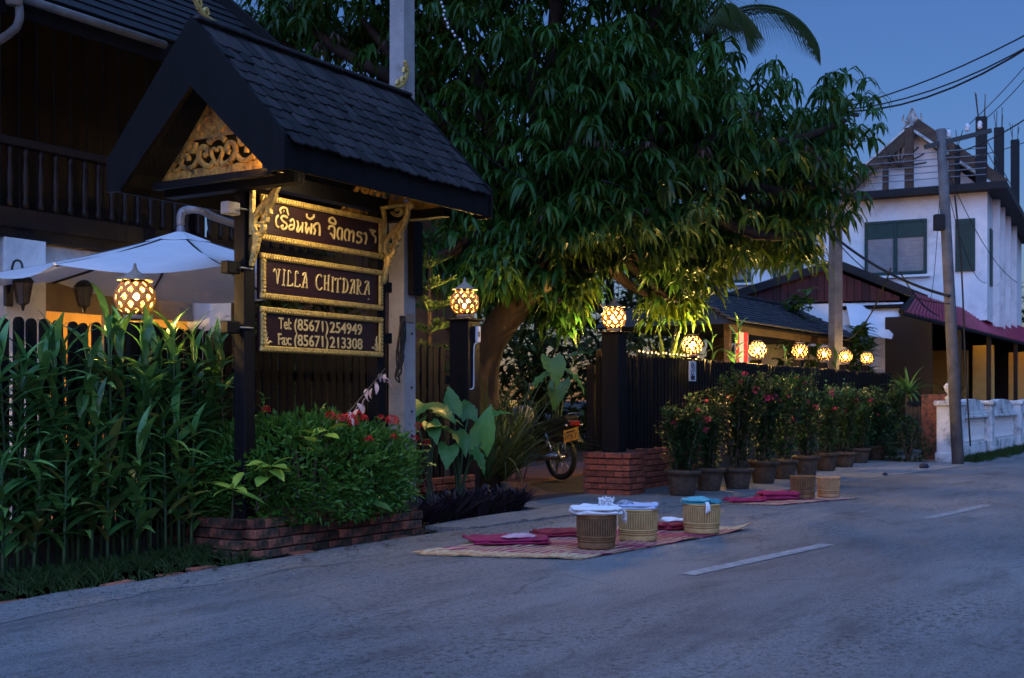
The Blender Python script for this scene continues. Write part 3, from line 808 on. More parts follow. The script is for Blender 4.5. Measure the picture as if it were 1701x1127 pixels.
dish = MB().lathe([(0, -.15), (.075, -.15), (.085, -.14), (.08, -.118), (.055, -.115), (.05, -.12), (0, -.12)], 20).mesh('base_dish', M['clay_lid'], True)
ringm = MB().lathe([(.055, .118), (.072, .128), (.066, .138), (.05, .128), (.055, .118)], 18).mesh('top_ring', M['clay_lid'], True)
bulbm = MB().lathe([(0, -.036), (.016, -.030), (.027, -.012), (.029, .006), (.022, .024), (.009, .034), (0, .036)], 12).mesh('bulb', M['bulb'], True)
socket = MB().lathe([(0, -.118), (.018, -.118), (.018, -.044), (0, -.044)], 10).mesh('socket', M['black_metal'], True)
bulbd = bulbm.copy(); bulbd.materials[0] = M['bulb_dim']
bulbs_ = bulbm.copy(); bulbs_.materials[0] = M['bulb_strong']
def lantern(loc, label, kind_='a', sc=1.0, cap=True, dim=False):
    t = thing('lantern', label, 'lantern', loc, rnd.uniform(0, 6), 'lit pierced clay lanterns on the fence posts')
    t.scale = (sc, sc, sc)
    put('globe', globe_a if kind_ == 'a' else globe_b, t); put('base_dish', dish, t); put('bulb', bulbd if dim == 1 else (bulbs_ if dim == 2 else bulbm), t); put('socket', socket, t)
    put('lid', lid, t) if cap else put('top_ring', ringm, t)
    return t
def gate_post(loc, h, w, label):
    t = thing('gate_post', label, 'post', loc, SROT)
    MB().bbox((0, 0, h / 2), (w, w, h), .008).build('shaft', M['dark_wood'], t)
    MB().bbox((0, 0, h + .012), (w + .06, w + .06, .024), .006).build('cap', M['dark_wood'], t)
    return t
pn = S(0, 0, .0)
lp = thing('gate_post', 'dark wooden fence post under the lantern in front of the white parasol', 'post', S(.0, .03, -.02), SROT)
MB().bbox((0, .10, .79), (.16, .14, 1.58), .006).build('shaft', M['dark_wood'], lp)
MB().bbox((0, .10, 1.592), (.24, .22, .024), .006).build('cap', M['dark_wood'], lp)
lantern(S(.0, -.07, 1.758), 'lit round clay lantern with pointed lid in front of the white parasol', sc=1.02)
ug = u_at(772, -.02)
gp = gate_post(S(ug, -.02, .0), 1.82, .22, 'dark wooden gate post with a white switch box beside the driveway')
MB().bbox((.055, -.117, 1.69), (.07, .03, .16), .008).build('switch_box', M['sign_white'], gp)
MB().box((.055, -.1335, 1.69), (.025, .006, .05)).build('switch', M['black_metal'], gp)
MB().tube(smooth_pts([(.055, -.118, 1.61), (.0, -.118, 1.59), (-.015, -.116, 1.5), (-.015, -.116, 1.22), (-.03, -.116, 1.16), (-.08, -.116, 1.15)], 3), .006, 6).build('cable', M['sign_white'], gp)
lantern(S(ug, -.02, 2.005), 'lit round clay lantern with pointed lid on the gate post with the switch box', sc=1.03)
# right pier and fence
VR = .55
ur = u_at(1020, VR)
pier = thing('brick_pier', 'square red brick pier at the right of the driveway under the gate post', 'pier', S(ur, VR, 0), SROT)
MB().box((0, 0, .235), (.34, .42, .47)).build('core', M['mortar'], pier)
for (a, b) in (((-.20, -.24), (.20, -.24)), ((.20, .24), (-.20, .24)), ((-.16, .20), (-.16, -.20)), ((.16, -.20), (.16, .20))):
    bricks(pier, a, b, 6, .195, .058, .085, .010, .0, M['brick'], .003)
for (a, b) in (((-.215, -.255), (.215, -.255)), ((.215, .255), (-.215, .255)), ((-.175, .21), (-.175, -.21)), ((.175, -.21), (.175, .21))):
    bricks(pier, a, b, 1, .20, .055, .09, .010, .41, M['brick'], .002)
rp = gate_post(S(ur, VR, .468), 1.31, .21, 'dark wooden gate post standing on the brick pier')
lantern(S(ur, VR, 1.955), 'lit round clay lantern with pointed lid on the post above the brick pier', sc=.99, dim=2)
# narrow open leaf of the gate, seen nearly edge on
gl = thing('gate_leaf', 'narrow dark picket gate leaf standing open against the brick pier', 'gate', S(ur + .27, VR, 0.01), SROT)
for i, (x, y) in enumerate(((0, .13), (0, .23), (0, .33))):
    MB().bbox((x, y, .86), (.03, .068, 1.5), .006).build('picket', M['dark_wood'], gl)
for z in (.30, .50, 1.30): MB().bbox((.03, .25, z), (.03, .34, .07), .004).build('rail', M['dark_wood'], gl)
MB().bbox((.0, .43, .72), (.05, .10, 1.44), .006).build('stile', M['dark_wood'], gl)
MB().bbox((.02, .25, .16), (.022, .32, .30), .004).build('kick_panel', M['dark_wood'], gl)
fr = thing('picket_fence', 'long dark picket fence on a low brick wall behind the potted plants', 'fence', S(ur + .22, VR + .02 - .12, .48), SROT)
FLEN = 12.3
n = int(FLEN / .098)
for i in range(n):
    put('picket', pk2 if i % 1 == 0 else pk3, fr, (.06 + i * .098, -.02 + rnd.uniform(-.004, .004), rnd.uniform(-.01, .01)), (0, rnd.uniform(-.008, .008), 0))
for z in (.15, .90): MB().bbox((FLEN / 2, .02, z), (FLEN, .04, .07), .004).build('rail', M['dark_wood'], fr)
MB().box((FLEN / 2, .03, -.245), (FLEN, .16, .47)).build('wall_core', M['mortar'], fr)
bricks(fr, (-.02, -.075), (2.6, -.075), 7, .21, .058, .08, .010, -.475, M['brick'], .003)
lam = [(1158, 573, 'lit latticed lantern above the small white notice on the fence'), (1266, 581, 'lit latticed lantern beside the red and white striped curtain'),
       (1336, 583, 'lit latticed lantern on the fence in front of the tiled pavilion'), (1376, 588, 'lit latticed lantern with leaves around it beyond the pavilion lantern'),
       (1411, 592, 'brightly glaring lantern, last but one along the far end of the fence'), (1446, 595, 'brightly glaring lantern at the very end of the fence')]
for i, (px, py, lb) in enumerate(lam):
    u = u_at(px, VR - .12); z = z_at(px, py, VR - .12)
    q = thing('fence_post', 'dark square post under the ' + lb.replace('lit ', '').replace('brightly glaring ', ''), 'post', S(u, VR - .19, .0), SROT)
    MB().bbox((0, .03, (z - .15) / 2), (.14, .14, z - .15), .006).build('shaft', M['dark_wood'], q)
    lantern(S(u, VR - .19, z - .002), lb, 'b', 1.0 if i < 3 else .93, False, 2 if i < 2 else 1)
# notice on the fence
un = u_at(1146, VR)
nt = thing('notice', 'small white notice with a dark curl emblem and a dark box on the fence', 'sign', S(un, VR - .02, z_at(1146, 617, VR)), SROT)
MB().bbox((0, -.055, 0), (.22, .008, .25), .003).build('plate', M['sign_white'], nt)
b = MB()
Mx = Matrix.Translation((0, -.0592, 0))
for q, w in (([(-.045, .055), (-.045, .085), (-.005, .098), (.04, .07), (.045, .01), (.02, -.035), (-.02, -.045), (-.045, -.02), (-.02, .005), (.01, .02), (-.005, .05), (-.035, .035)], .016), ([(-.03, .06), (0, .075), (.02, .05)], .012)):
    b.ribbon(smooth_pts(q, 3), w, .002, Mx)
b.build('emblem', M['ink'], nt)
MB().box((.0, -.0605, -.082), (.115, .003, .055)).build('printed_box', M['ink'], nt)
# ------------------------------------------------------------------ leaves
def leaf_geo(b, L, W, a0, a1, fold=.25, seg=5, Mx=None, prof=.8, droop=1.0, petiole=0.0):
    # arching leaf from the origin along +x, pitch a0 at the base to a1 at the tip
    p = Vector((0, 0, 0)); vs = []
    for i in range(seg + 1):
        t = i / seg
        w = W / 2 * max(0.02, math.sin(math.pi * min(1, (t * .97 + .03) ** prof)))
        if t < petiole: w = W * .05
        a = a0 + (a1 - a0) * t ** droop
        up = Vector((-math.sin(a), 0, math.cos(a)))
        vs += [p + Vector((0, w, 0)) + up * (fold * w), p.copy(), p + Vector((0, -w, 0)) + up * (fold * w)]
        p = p + Vector((math.cos(a), 0, math.sin(a))) * (L / seg)
    fs = []
    for i in range(seg):
        o = i * 3; fs += [(o, o + 3, o + 4, o + 1), (o + 1, o + 4, o + 5, o + 2)]
    b.add(vs, fs, Mx)
def rotM(az, loc=(0, 0, 0), roll=0.0, pitch=0.0, sc=1.0):
    return Matrix.Translation(loc) @ Matrix.Rotation(az, 4, 'Z') @ Matrix.Rotation(-pitch, 4, 'Y') @ Matrix.Rotation(roll, 4, 'X') @ Matrix.Scale(sc, 4)

# ------------------------------------------------------------------ cane plants in front of the fence
cane_leaf = []
for i in range(7):
    b = MB(); leaf_geo(b, rnd.uniform(.28, .42), rnd.uniform(.050, .072), R(rnd.uniform(25, 55)), R(rnd.uniform(-55, 0)), .28, 7, None, .72)
    cane_leaf.append(b.mesh('leaf', M['cane_leaf_old'] if i == 6 else M['cane_leaf'], True))
cane_n = 0
def cane(loc, h, label, group=None, n=15, lean=0.05):
    global cane_n
    t = thing('cane_plant', label, 'plant', loc, rnd.uniform(0, 6.28), group)
    lx, ly = rnd.uniform(-lean, lean), rnd.uniform(-lean, lean)
    pts = [(lx * h * k / 5 * k / 5, ly * h * k / 5, h * k / 5) for k in range(6)]
    MB().tube(pts, [.012, .011, .010, .009, .007, .004], 6).build('stem', M['stem'], t, True)
    plane = rnd.uniform(0, 3.14)
    for i in range(n):
        f = .22 + .78 * (i + rnd.uniform(-.3, .3)) / (n - 1); f = min(max(f, .1), .985)
        q = f * 5; k = min(int(q), 4); p = Vector(pts[k]).lerp(Vector(pts[k + 1]), q - k)
        top = f > .9
        put('leaf', cane_leaf[6 if (f < .45 and rnd.random() < .3) or rnd.random() < .03 else rnd.randrange(6)], t, p, (rnd.uniform(-.3, .3), rnd.uniform(-.25, .15) - (.7 if top else 0), plane + (i % 2) * math.pi + rnd.uniform(-.7, .7)), rnd.uniform(.7, 1.12) * (.85 if top else 1))
    cane_n += 1
    return t
spots = []
for px, top in ((12, 575), (40, 600), (62, 590), (95, 556), (112, 572), (135, 590), (168, 610), (190, 512), (212, 545), (232, 560), (262, 575), (284, 548), (306, 590), (332, 562), (352, 578), (366, 572), (-20, 570), (-45, 580), (25, 600), (78, 570), (122, 600), (150, 575), (178, 560), (222, 590), (247, 540), (270, 600), (296, 565), (318, 575), (342, 590), (375, 600)):
    v = rnd.uniform(.12, .24); spots.append((u_at(px, v), v, z_at(px, top, v) - .02))
for px in (5, 30, 55, 80, 105, 130, 152, 178, 205, 226, 250, 275, 298, 318, 345, -30):
    v = rnd.uniform(.26, .42); spots.append((u_at(px, v), v, rnd.uniform(.65, 1.15)))
tallest = max(spots, key=lambda s: s[2])
for s in spots:
    if s is tallest: cane(S(s[0], s[1], -.03), s[2], 'tallest green cane plant, its tip rising beside the lantern', None, 18)
    else: cane(S(s[0], s[1], -.03), s[2], 'green cane plant in the dense stand in front of the picket fence', 'cane plants massed in front of the picket fence', 25 if s[2] > 1.2 else 19)
def tuft_mesh(pts, m, name, h=(.05, .12), n=6, w=.008, parent=None):
    b = MB()
    for p in pts:
        for k in range(n):
            az = rnd.uniform(0, 6.28); a = rnd.uniform(.5, 1.4); hh = rnd.uniform(*h)
            d = Vector((math.cos(az) * math.cos(a), math.sin(az) * math.cos(a), math.sin(a))) * hh
            s = Vector((-math.sin(az), math.cos(az), 0)) * w / 2
            q = Vector(p) + Vector((rnd.uniform(-.03, .03), rnd.uniform(-.03, .03), 0))
            b.add([q - s, q + s, q + d * .6 + s * .7, q + d + Vector((d.x, d.y, -hh * .1)) * .35, q + d * .6 - s * .7], [(0, 1, 2, 3, 4)])
    return b.build(name, m, parent)
gp_ = [S(rnd.uniform(-3.4, .25), .30 + abs(rnd.gauss(0, .20)), -.03) for _ in range(900)]
kind(tuft_mesh(gp_, M['grass'], 'grass', (.04, .13), 7), 'stuff')
gp_ = [S(rnd.uniform(-2.2, .3), rnd.uniform(.82, 1.02), -.03) for _ in range(60)]
kind(tuft_mesh(gp_, M['grass'], 'grass', (.03, .07), 6), 'stuff')

# ------------------------------------------------------------------ clipped flowering bush in the planter
bu = thing('flowering_bush', 'dense small leaved bush with red flower heads in the brick planter', 'bush', S(1.18, .48, .16), SROT)
def bush_surface(q):
    # superellipsoid, local coords
    a, c, e = q.uniform(0, 2 * math.pi), q.uniform(-.88, 1), q.uniform(.80, 1.0)
    z = c; r = (1 - abs(z) ** 2.6) ** (1 / 2.6)
    nx, ny = math.cos(a), math.sin(a)
    k = (abs(nx) ** 2.4 + abs(ny) ** 2.4) ** (1 / 2.4)
    p = Vector((nx / k * r * .98, ny / k * r * .62, z * .47 + .30))
    wob = 1 + .17 * noise.noise(p * 2.9) + .09 * noise.noise(p * 8)
    return Vector((p.x * wob * e, p.y * wob * e, .30 + (p.z - .30) * wob * e)), Vector((nx * r, ny * r, z + .35)).normalized()
b = MB(); q = random.Random(5)
for i in range(11500):
    p, nrm = bush_surface(q)
    if p.z < .02 : p.z = q.uniform(.02, .3)
    L_ = q.uniform(.038, .078); W2 = L_ * .42
    az = math.atan2(nrm.y, nrm.x) + q.gauss(0, .9); pit = math.asin(max(-1, min(1, nrm.z))) * .7 + q.gauss(.1, .5)
    Mx = rotM(az, p, q.gauss(0, .7), pit)
    b.add([(0, 0, 0), (L_ * .45, W2 / 2, .006), (L_, 0, -.004), (L_ * .45, -W2 / 2, .006)], [(0, 1, 2), (0, 2, 3)], Mx)
kind(b.build('foliage', M['bush_leaf'], bu), 'stuff')
b = MB()
for i in range(7):
    a = rnd.uniform(0, 6.28); r = rnd.uniform(.2, .6)
    b.tube(smooth_pts([(.1 * math.cos(a), .08 * math.sin(a), -.06), (r * .4 * math.cos(a), .2 * r * math.sin(a), .3), (r * .6 * math.cos(a), .3 * r * math.sin(a), .55)], 2), .007, 5)
b.build('stems', M['twig'], bu)
def flower_head_mesh(r=.045, n=26, m=None, pl_=.016):
    b = MB()
    for i in range(n):
        a, z = rnd.uniform(0, 6.28), rnd.uniform(-.1, 1); rr = math.sqrt(max(0, 1 - z * z))
        p = Vector((math.cos(a) * rr, math.sin(a) * rr, z)) * r
        for k in range(4):
            Mx = Matrix.Translation(p) @ p.to_track_quat('Z', 'Y').to_matrix().to_4x4() @ Matrix.Rotation(k * math.pi / 2, 4, 'Z')
            b.add([(0, 0, 0), (pl_ * .6, pl_ * .35, .003), (pl_, 0, 0), (pl_ * .6, -pl_ * .35, .003)], [(0, 1, 2, 3)], Mx)
    return b.mesh('flower_head', m)
for i in range(34):
    p, nrm = bush_surface(q)
    if p.z < .35: continue
    sb_ = MB(); d_ = (nrm + Vector((q.gauss(0, .3), q.gauss(0, .3), .5))).normalized(); L_ = q.uniform(.08, .20)
    sb_.tube([(0, 0, 0), tuple(d_ * L_)], [.004, .002], 4)
    for k in range(7):
        leaf_geo(sb_, q.uniform(.05, .085), q.uniform(.022, .032), R(q.uniform(0, 50)), R(q.uniform(-30, 10)), .2, 3, rotM(k * 2.4 + q.uniform(-.4, .4), d_ * L_ * (.35 + .65 * k / 6)), .85)
    put('shoot', sb_.mesh('shoot', M['bush_leaf'], True), bu, p)
fh = [flower_head_mesh(.045, 26, M['red_flower']), flower_head_mesh(.03, 18, M['red_flower'])]
bM = bu.matrix_basis.copy()
from mathutils import Euler
def to_local(o, w): return (Matrix.Translation(o.location) @ o.rotation_euler.to_matrix().to_4x4()).inverted() @ Vector(w)
smp = []
for i in range(6000):
    p, nrm = bush_surface(q); w = S(1.18, .48, .16) + U * p.x - V * p.y + Vector((0, 0, p.z))
    smp.append((CX + w.x / w.y * F_PX, HZ - (w.z - CAM_H) / w.y * F_PX, w.y, p, nrm))
for px, py, k in ((580, 689, 0), (566, 692, 0), (590, 684, 0), (584, 712, 0), (607, 690, 1), (610, 740, 1), (444, 684, 1), (652, 702, 0), (630, 690, 1), (545, 700, 1), (655, 735, 1)):
    c_ = sorted(smp, key=lambda t: math.hypot(t[0] - px, t[1] - py) + (t[2] - 8.5) * 14)[0]
    put('flower_head', fh[k], bu, c_[3] * 1.03 + Vector((0, 0, .02)), (R(-30) + rnd.uniform(-.3, .3), rnd.uniform(-.3, .3), rnd.uniform(0, 6)), rnd.uniform(.85, 1.25))
# small red flowered shrub on the other side of the pole
def sprig(name, label, cat, base, tip, leaves, m, L=.10, W=.045, group=None, spread=1.0):
    t = thing(name, label, cat, base, 0, group)
    d = Vector(tip) - Vector(base)
    pts = smooth_pts([(0, 0, 0), tuple(d * .5 + Vector((0, 0, .03))), tuple(d)], 4)
    MB().tube(pts, [.006 - .004 * i / (len(pts) - 1) for i in range(len(pts))], 5).build('stem', M['twig'], t, True)
    for i, f in enumerate(leaves):
        k = min(int(f * (len(pts) - 1)), len(pts) - 2); p = pts[k].lerp(pts[k + 1], f * (len(pts) - 1) - k)
        b = MB(); leaf_geo(b, L * rnd.uniform(.8, 1.15), W * rnd.uniform(.85, 1.1), R(rnd.uniform(0, 45)), R(rnd.uniform(-50, 0)), .15, 5, None, .95)
        put('leaf', b.mesh('leaf', m, True), t, p, (rnd.uniform(-.4, .4) * spread, rnd.uniform(-.4, .4), i * 2.4 + rnd.uniform(-.4, .4)))
    return t
rs = thing('red_flower_shrub', 'thin shrub with a few red flowers to the right of the concrete pole', 'shrub', S(up + .35, .62, 0), 0)
for px, py in ((672, 718), (695, 708), (708, 736), (690, 730)):
    v = rnd.uniform(.55, .75); w = S(u_at(px, v), v, z_at(px, py, v)); l = w - rs.location
    MB().tube(smooth_pts([(rnd.uniform(-.05, .05), rnd.uniform(-.05, .05), 0), tuple(l * .55), tuple(l)], 3), .006, 5).build('stem', M['twig'], rs, True)
    put('flower_head', fh[1], rs, l, (R(-40), 0, 0))
    for k in range(7):
        b = MB(); leaf_geo(b, .11, .055, R(30), R(-50), .15, 5, None, .9); put('leaf', b.mesh('leaf', M['ear_leaf'], True), rs, l * rnd.uniform(.55, .98), (0, 0, rnd.uniform(0, 6.28)), 1)
def at(px, py, v): return S(u_at(px, v), v, z_at(px, py, v))
sprig('lime_sprig', 'yellowish green sprig of rounded leaves growing out of the front of the bush', 'plant', at(425, 850, .75), at(545, 715, .95), [.62, .7, .74, .8, .84, .9, .95, 1.0, 1.0], M['lime_leaf'], .19, .085)
sprig('lime_sprig', 'low rosette of broad green leaves in front of the left sign post', 'plant', at(425, 845, .74), at(450, 775, .92), [.5, .6, .66, .72, .78, .84, .9, .95, 1, 1, 1, 1], M['lime_leaf'], .20, .088)
sprig('leaf_rosette', 'small plant with long drooping green leaves at the planter corner', 'plant', at(385, 872, .72), at(388, 812, .80), [.9, .92, .94, .96, .98, 1, 1, 1], M['lime_leaf'], .21, .062)
sprig('leaf_rosette', 'drooping broad green leaves hanging over the planter bricks under the bush', 'plant', at(620, 815, .86), at(610, 835, 1.0), [.6, .7, .8, .9, 1, 1], M['ear_leaf'], .2, .07)
br = thing('petal_branch', 'bare branch with drooping pale pinkish petals beside the concrete pole', 'branch', at(520, 735, .82), 0)
tipw = at(640, 612, .74); d = tipw - br.location
pts = smooth_pts([(0, 0, 0), tuple(d * .35 + Vector((0, 0, -.05))), tuple(d * .7 + Vector((0, 0, -.03))), tuple(d)], 5)
MB().tube(pts, [.008 - .005 * i / (len(pts) - 1) for i in range(len(pts))], 6).build('stem', M['twig'], br, True)
pm = []
for i in range(3):
    b = MB(); leaf_geo(b, .095, .034, R(-10), R(-95), .3, 5, None, .8); pm.append(b.mesh('petal', M['white_petal'], True))
for i in range(20):
    f = rnd.uniform(.40, 1.0); k = min(int(f * (len(pts) - 1)), len(pts) - 2)
    put('petal', pm[i % 3], br, pts[k] + Vector((rnd.uniform(-.03, .03), rnd.uniform(-.03, .03), rnd.uniform(-.05, 0))), (rnd.uniform(-.5, .5), R(rnd.uniform(-10, 40)), rnd.uniform(0, 6.28)), rnd.uniform(.8, 1.2))

# ------------------------------------------------------------------ purple ground cover and broad leaves by the driveway
b = MB()
for i in range(420):
    u, v = rnd.uniform(2.32, 4.12), rnd.uniform(.10, .74)
    if v > .64 + .1 * noise.noise(Vector((u * 3, 0, 1))): continue
    c = S(u, v, -.02); hs = .62 + .38 * noise.noise(Vector((u * 2, v * 2, 4))) + .15
    for k in range(9):
        leaf_geo(b, rnd.uniform(.26, .40) * hs, .042, R(rnd.uniform(45, 85)), R(rnd.uniform(-10, 45)), .4, 3, rotM(rnd.uniform(0, 6.28), c), .7)
kind(b.build('ground_cover', M['purple_leaf'], None, True), 'stuff')
wl = thing('low_wall', 'short red brick wall end behind the broad leaved plants at the driveway', 'wall', S(2.35, .06, 0), SROT)
MB().box((.80, .04, .14), (1.68, .10, .30)).build('core', M['mortar'], wl)
bricks(wl, (0, -.05), (1.64, -.05), 5, .21, .056, .09, .010, .0, M['brick'], .004)
bricks(wl, (1.64, -.05), (1.64, .16), 5, .19, .056, .085, .010, .0, M['brick'], .004)
def heart_leaf(L, W, bend):
    b = MB(); n = 9; vs = []
    for i in range(n + 1):
        t = i / n
        w = W / 2 * (math.sin(math.pi * (t * .90 + .10) ** .62)) if t < 1 else 0
        x = L * (t - .12); z = bend * L * t * t
        for k, s in ((0, 1), (1, .5), (2, 0), (3, -.5), (4, -1)):
            back = -.20 * L * (abs(s) ** 1.5) * max(0, 1 - t * 3.2)
            vs.append((x + back, s * w, z + .22 * abs(s) * w + .012 * math.sin(t * 25) * abs(s)))
    fs = []
    for i in range(n):
        for k in range(4): fs.append((i * 5 + k, (i + 1) * 5 + k, (i + 1) * 5 + k + 1, i * 5 + k + 1))
    b.add(vs, fs); return b.mesh('leaf', M['ear_leaf'], True)
ears = [heart_leaf(.36, .24, -.25), heart_leaf(.30, .20, -.4), heart_leaf(.26, .16, -.3), heart_leaf(.40, .22, -.15)]
def broad_plant(loc, label, items):
    t = thing('broad_leaf_plant', label, 'plant', loc, 0)
    for (px, py, v, k, yaw, pitch, sc) in items:
        w = at(px, py, v); l = w - t.location
        MB().tube(smooth_pts([(rnd.uniform(-.04, .04), rnd.uniform(-.04, .04), 0), (l.x * .35, l.y * .35, l.z * .6), tuple(l)], 4), [.012] * 5 + [.009] * 4, 6).build('stalk', M['stem'], t, True)
        put('leaf', ears[k], t, l, (rnd.uniform(-.3, .3), pitch, yaw), sc)
broad_plant(S(u_at(762, .30), .30, 0), 'clump of big heart shaped green leaves in front of the gate post', [
    (800, 735, .42, 3, R(60), R(-70), 1.15), (778, 690, .32, 1, R(100), R(-60), .9), (752, 680, .30, 2, R(110), R(-75), 1.1), (735, 712, .36, 2, R(-120), R(-20), 1.1),
    (760, 720, .40, 1, R(-60), R(25), 1.0), (820, 690, .32, 1, R(20), R(-25), .8), (745, 745, .42, 0, R(-90), R(30), .8), (788, 752, .45, 2, R(-40), R(40), 1.0)])
broad_plant(S(u_at(712, .25), .25, 0), 'paler broad leaved plant between the concrete pole and the gate post', [
    (702, 672, .22, 0, R(-100), R(10), .9), (722, 678, .2, 0, R(-40), R(15), .9), (695, 700, .3, 1, R(-120), R(30), .9), (715, 705, .3, 2, R(-70), R(25), 1.1), (728, 690, .22, 1, R(0), R(0), .9)])

# ------------------------------------------------------------------ potted thorn plants along the fence
pot_prof = [(0, 0), (.145, 0), (.150, .02), (.185, .20), (.195, .245), (.215, .25), (.225, .275), (.222, .30), (.20, .305), (.192, .275), (.185, .265), (0, .262)]
pot_me = MB().lathe(pot_prof, 22).mesh('pot', M['terracotta'], True)
soil_me = MB().lathe([(0, .275), (.19, .27)], 16).mesh('soil', M['soil'])
pf = [flower_head_mesh(.042, 12, M['pink_flower'], .026), flower_head_mesh(.03, 9, M['pink_flower'], .024)]
def thorn_plant(h, spread, seed, leaves=2100):
    q = random.Random(seed); st = MB(); lf = MB(); tips = []
    for s in range(11):
        a = q.uniform(0, 6.28); r = spread * q.uniform(.15, 1); hh = h * q.uniform(.6, 1.0)
        pts = smooth_pts([(.07 * math.cos(a), .07 * math.sin(a), .27), (r * .5 * math.cos(a) + q.uniform(-.05, .05), r * .5 * math.sin(a) + q.uniform(-.05, .05), .27 + hh * .5), (r * math.cos(a + .3), r * math.sin(a + .3), .27 + hh)], 4)
        st.tube(pts, [.012 - .007 * i / (len(pts) - 1) for i in range(len(pts))], 5); tips.append(pts[-1])
        for i in range(leaves // 11):
            f = q.betavariate(1.5, 1.0); k = min(int(f * (len(pts) - 1)), len(pts) - 2); p = pts[k].lerp(pts[k + 1], f * (len(pts) - 1) - k)
            p = p + Vector((q.gauss(0, .045), q.gauss(0, .045), q.gauss(0, .03)))
            leaf_geo(lf, q.uniform(.06, .11), q.uniform(.028, .042), R(q.uniform(0, 60)), R(q.uniform(-50, 20)), .15, 2, rotM(q.uniform(0, 6.28), p), .75)
    return st.mesh('stems', M['twig'], True), lf.mesh('foliage', M['thorn_leaf'], True), tips
plants = [thorn_plant(.95, .30, 1), thorn_plant(1.15, .34, 2), thorn_plant(1.1, .30, 3), thorn_plant(.8, .32, 4)]
pots = [(1133, 823, 3, .92, 'leafy potted plant with pink flowers, the nearest in the row and beside the brick pier', 7), (1178, 815, 0, .9, 'potted plant standing second from the brick pier', 3),
        (1225, 812, 1, 1.0, 'potted plant with the tall airy crown and many pink flowers, third from the brick pier', 10), (1268, 803, 2, 1.05, 'potted plant fourth from the brick pier', 5),
        (1303, 796, 1, 1.0, 'potted plant fifth from the brick pier', 4), (1340, 790, 1, 1.02, 'potted plant with a crowd of deep pink flowers, sixth from the brick pier', 11),
        (1372, 782, 2, .95, 'potted plant seventh from the brick pier', 4), (1402, 776, 2, .98, 'potted plant eighth from the brick pier', 4), (1428, 769, 0, 1.0, 'potted plant ninth from the brick pier', 4),
        (1455, 764, 3, 1.0, 'potted plant tenth from the brick pier, small and bright green', 2), (1478, 757, 2, 1.0, 'last potted plant at the far end of the row', 3)]
for i, (px, py, k, sc, lb, nf) in enumerate(pots):
    g = G(px, py, .01); t = thing('potted_plant', lb, 'potted plant', g, rnd.uniform(0, 6.28), 'potted plants lined up along the fence')
    psc = rnd.uniform(.80, .90) if i else .9
    psc = (psc, psc, psc * rnd.uniform(.86, 1.08)); po_ = put('pot', pot_me, t, (0, 0, 0), (rnd.uniform(-.03, .03), rnd.uniform(-.03, .03), 0), psc); put('soil', soil_me, t, (0, 0, 0), (0, 0, 0), psc)
    st, lf, tips = plants[k]
    put('stems', st, t, sc=(sc, sc, sc)); kind(put('foliage', lf, t, sc=(sc, sc, sc)), 'stuff')
    for j in range(nf):
        p = tips[rnd.randrange(len(tips))] * sc * rnd.uniform(.72, 1.0)
        put('flower', pf[j % 2], t, p + Vector((rnd.uniform(-.08, .08), rnd.uniform(-.08, .08), .02)), (rnd.uniform(-.8, .8), rnd.uniform(-.8, .8), 0), rnd.uniform(.7, 1.2))

# ------------------------------------------------------------------ mango tree
mg = thing('mango_tree', 'huge mango tree with long drooping leaves overhanging the fence and driveway', 'tree', S(3.6, -2.0, 0), 0)
ORG = mg.location.copy()
def ml(w): return Vector(w) - ORG
fork = P(905, 455, 13.6)
tr = smooth_pts([tuple(ml(P(800, 680, 14.0)) * 1.0), tuple(ml(P(806, 600, 13.9))), tuple(ml(P(832, 540, 13.75))), tuple(ml(fork))], 5)
tr = [Vector((tr[0].x, tr[0].y, -.1))] + tr
MB().tube(tr, [.32, .27, .22, .20, .19, .185, .18, .18, .18, .18, .18, .18, .18, .18, .18, .18, .18][:len(tr)], 14).build('trunk', M['bark'], mg, True)
blobs = [(600, 30, 14.2, 170, 110), (700, -60, 13.8, 220, 120), (760, 130, 13.4, 120, 150), (880, 60, 12.9, 170, 150), (1000, 90, 12.5, 170, 150), (1110, 90, 13.0, 130, 130), (950, 230, 12.4, 150, 130),
         (1100, 210, 12.5, 150, 130), (1210, 215, 13.2, 130, 120), (1320, 225, 14.0, 105, 95), (1405, 200, 14.4, 62, 75), (1385, 300, 14.4, 72, 70), (820, 260, 12.9, 120, 120), (770, 330, 13.3, 70, 100),
         (870, 380, 12.7, 90, 90), (960, 360, 12.4, 110, 90), (1080, 350, 12.3, 120, 85), (1200, 340, 13.9, 105, 85), (1310, 330, 14.6, 95, 85), (790, 440, 13.0, 70, 75), (900, 440, 12.8, 60, 60),
         (985, 450, 12.7, 60, 75), (1080, 430, 13.9, 85, 75), (1170, 425, 14.6, 70, 60), (1240, 395, 15.2, 70, 50), (1000, 520, 12.9, 45, 45), (1130, 500, 14.6, 50, 40), (1345, 390, 14.2, 60, 45), (820, 470, 12.7, 45, 40), (1300, 400, 15.8, 50, 40), (930, 500, 12.6, 45, 45), (1075, 490, 14.2, 45, 40), (700, 430, 12.9, 30, 60), (430, 40, 14.6, 40, 50), (842, 462, 12.1, 26, 22), (650, 130, 13.8, 60, 70),
         (930, -130, 13, 200, 120), (1110, -20, 13.4, 90, 70), (480, 10, 14.4, 60, 60)]
blobs = [(px, py, Y, rx, ry) for px, py, Y, rx, ry in blobs]
limb = MB()
for px, py, Y, rx, ry in blobs:
    c = ml(P(px, py, Y + .3)); a = ml(fork); d = c - a
    limb.tube(smooth_pts([tuple(a), tuple(a + d * .45 + Vector((0, .25, .25 + .1 * abs(d.x)))), tuple(a + d * .8 + Vector((0, .1, .1))), tuple(c)], 4), [.13 - .0082 * i for i in range(13)], 7)
limb.build('limbs', M['bark'], mg, True)
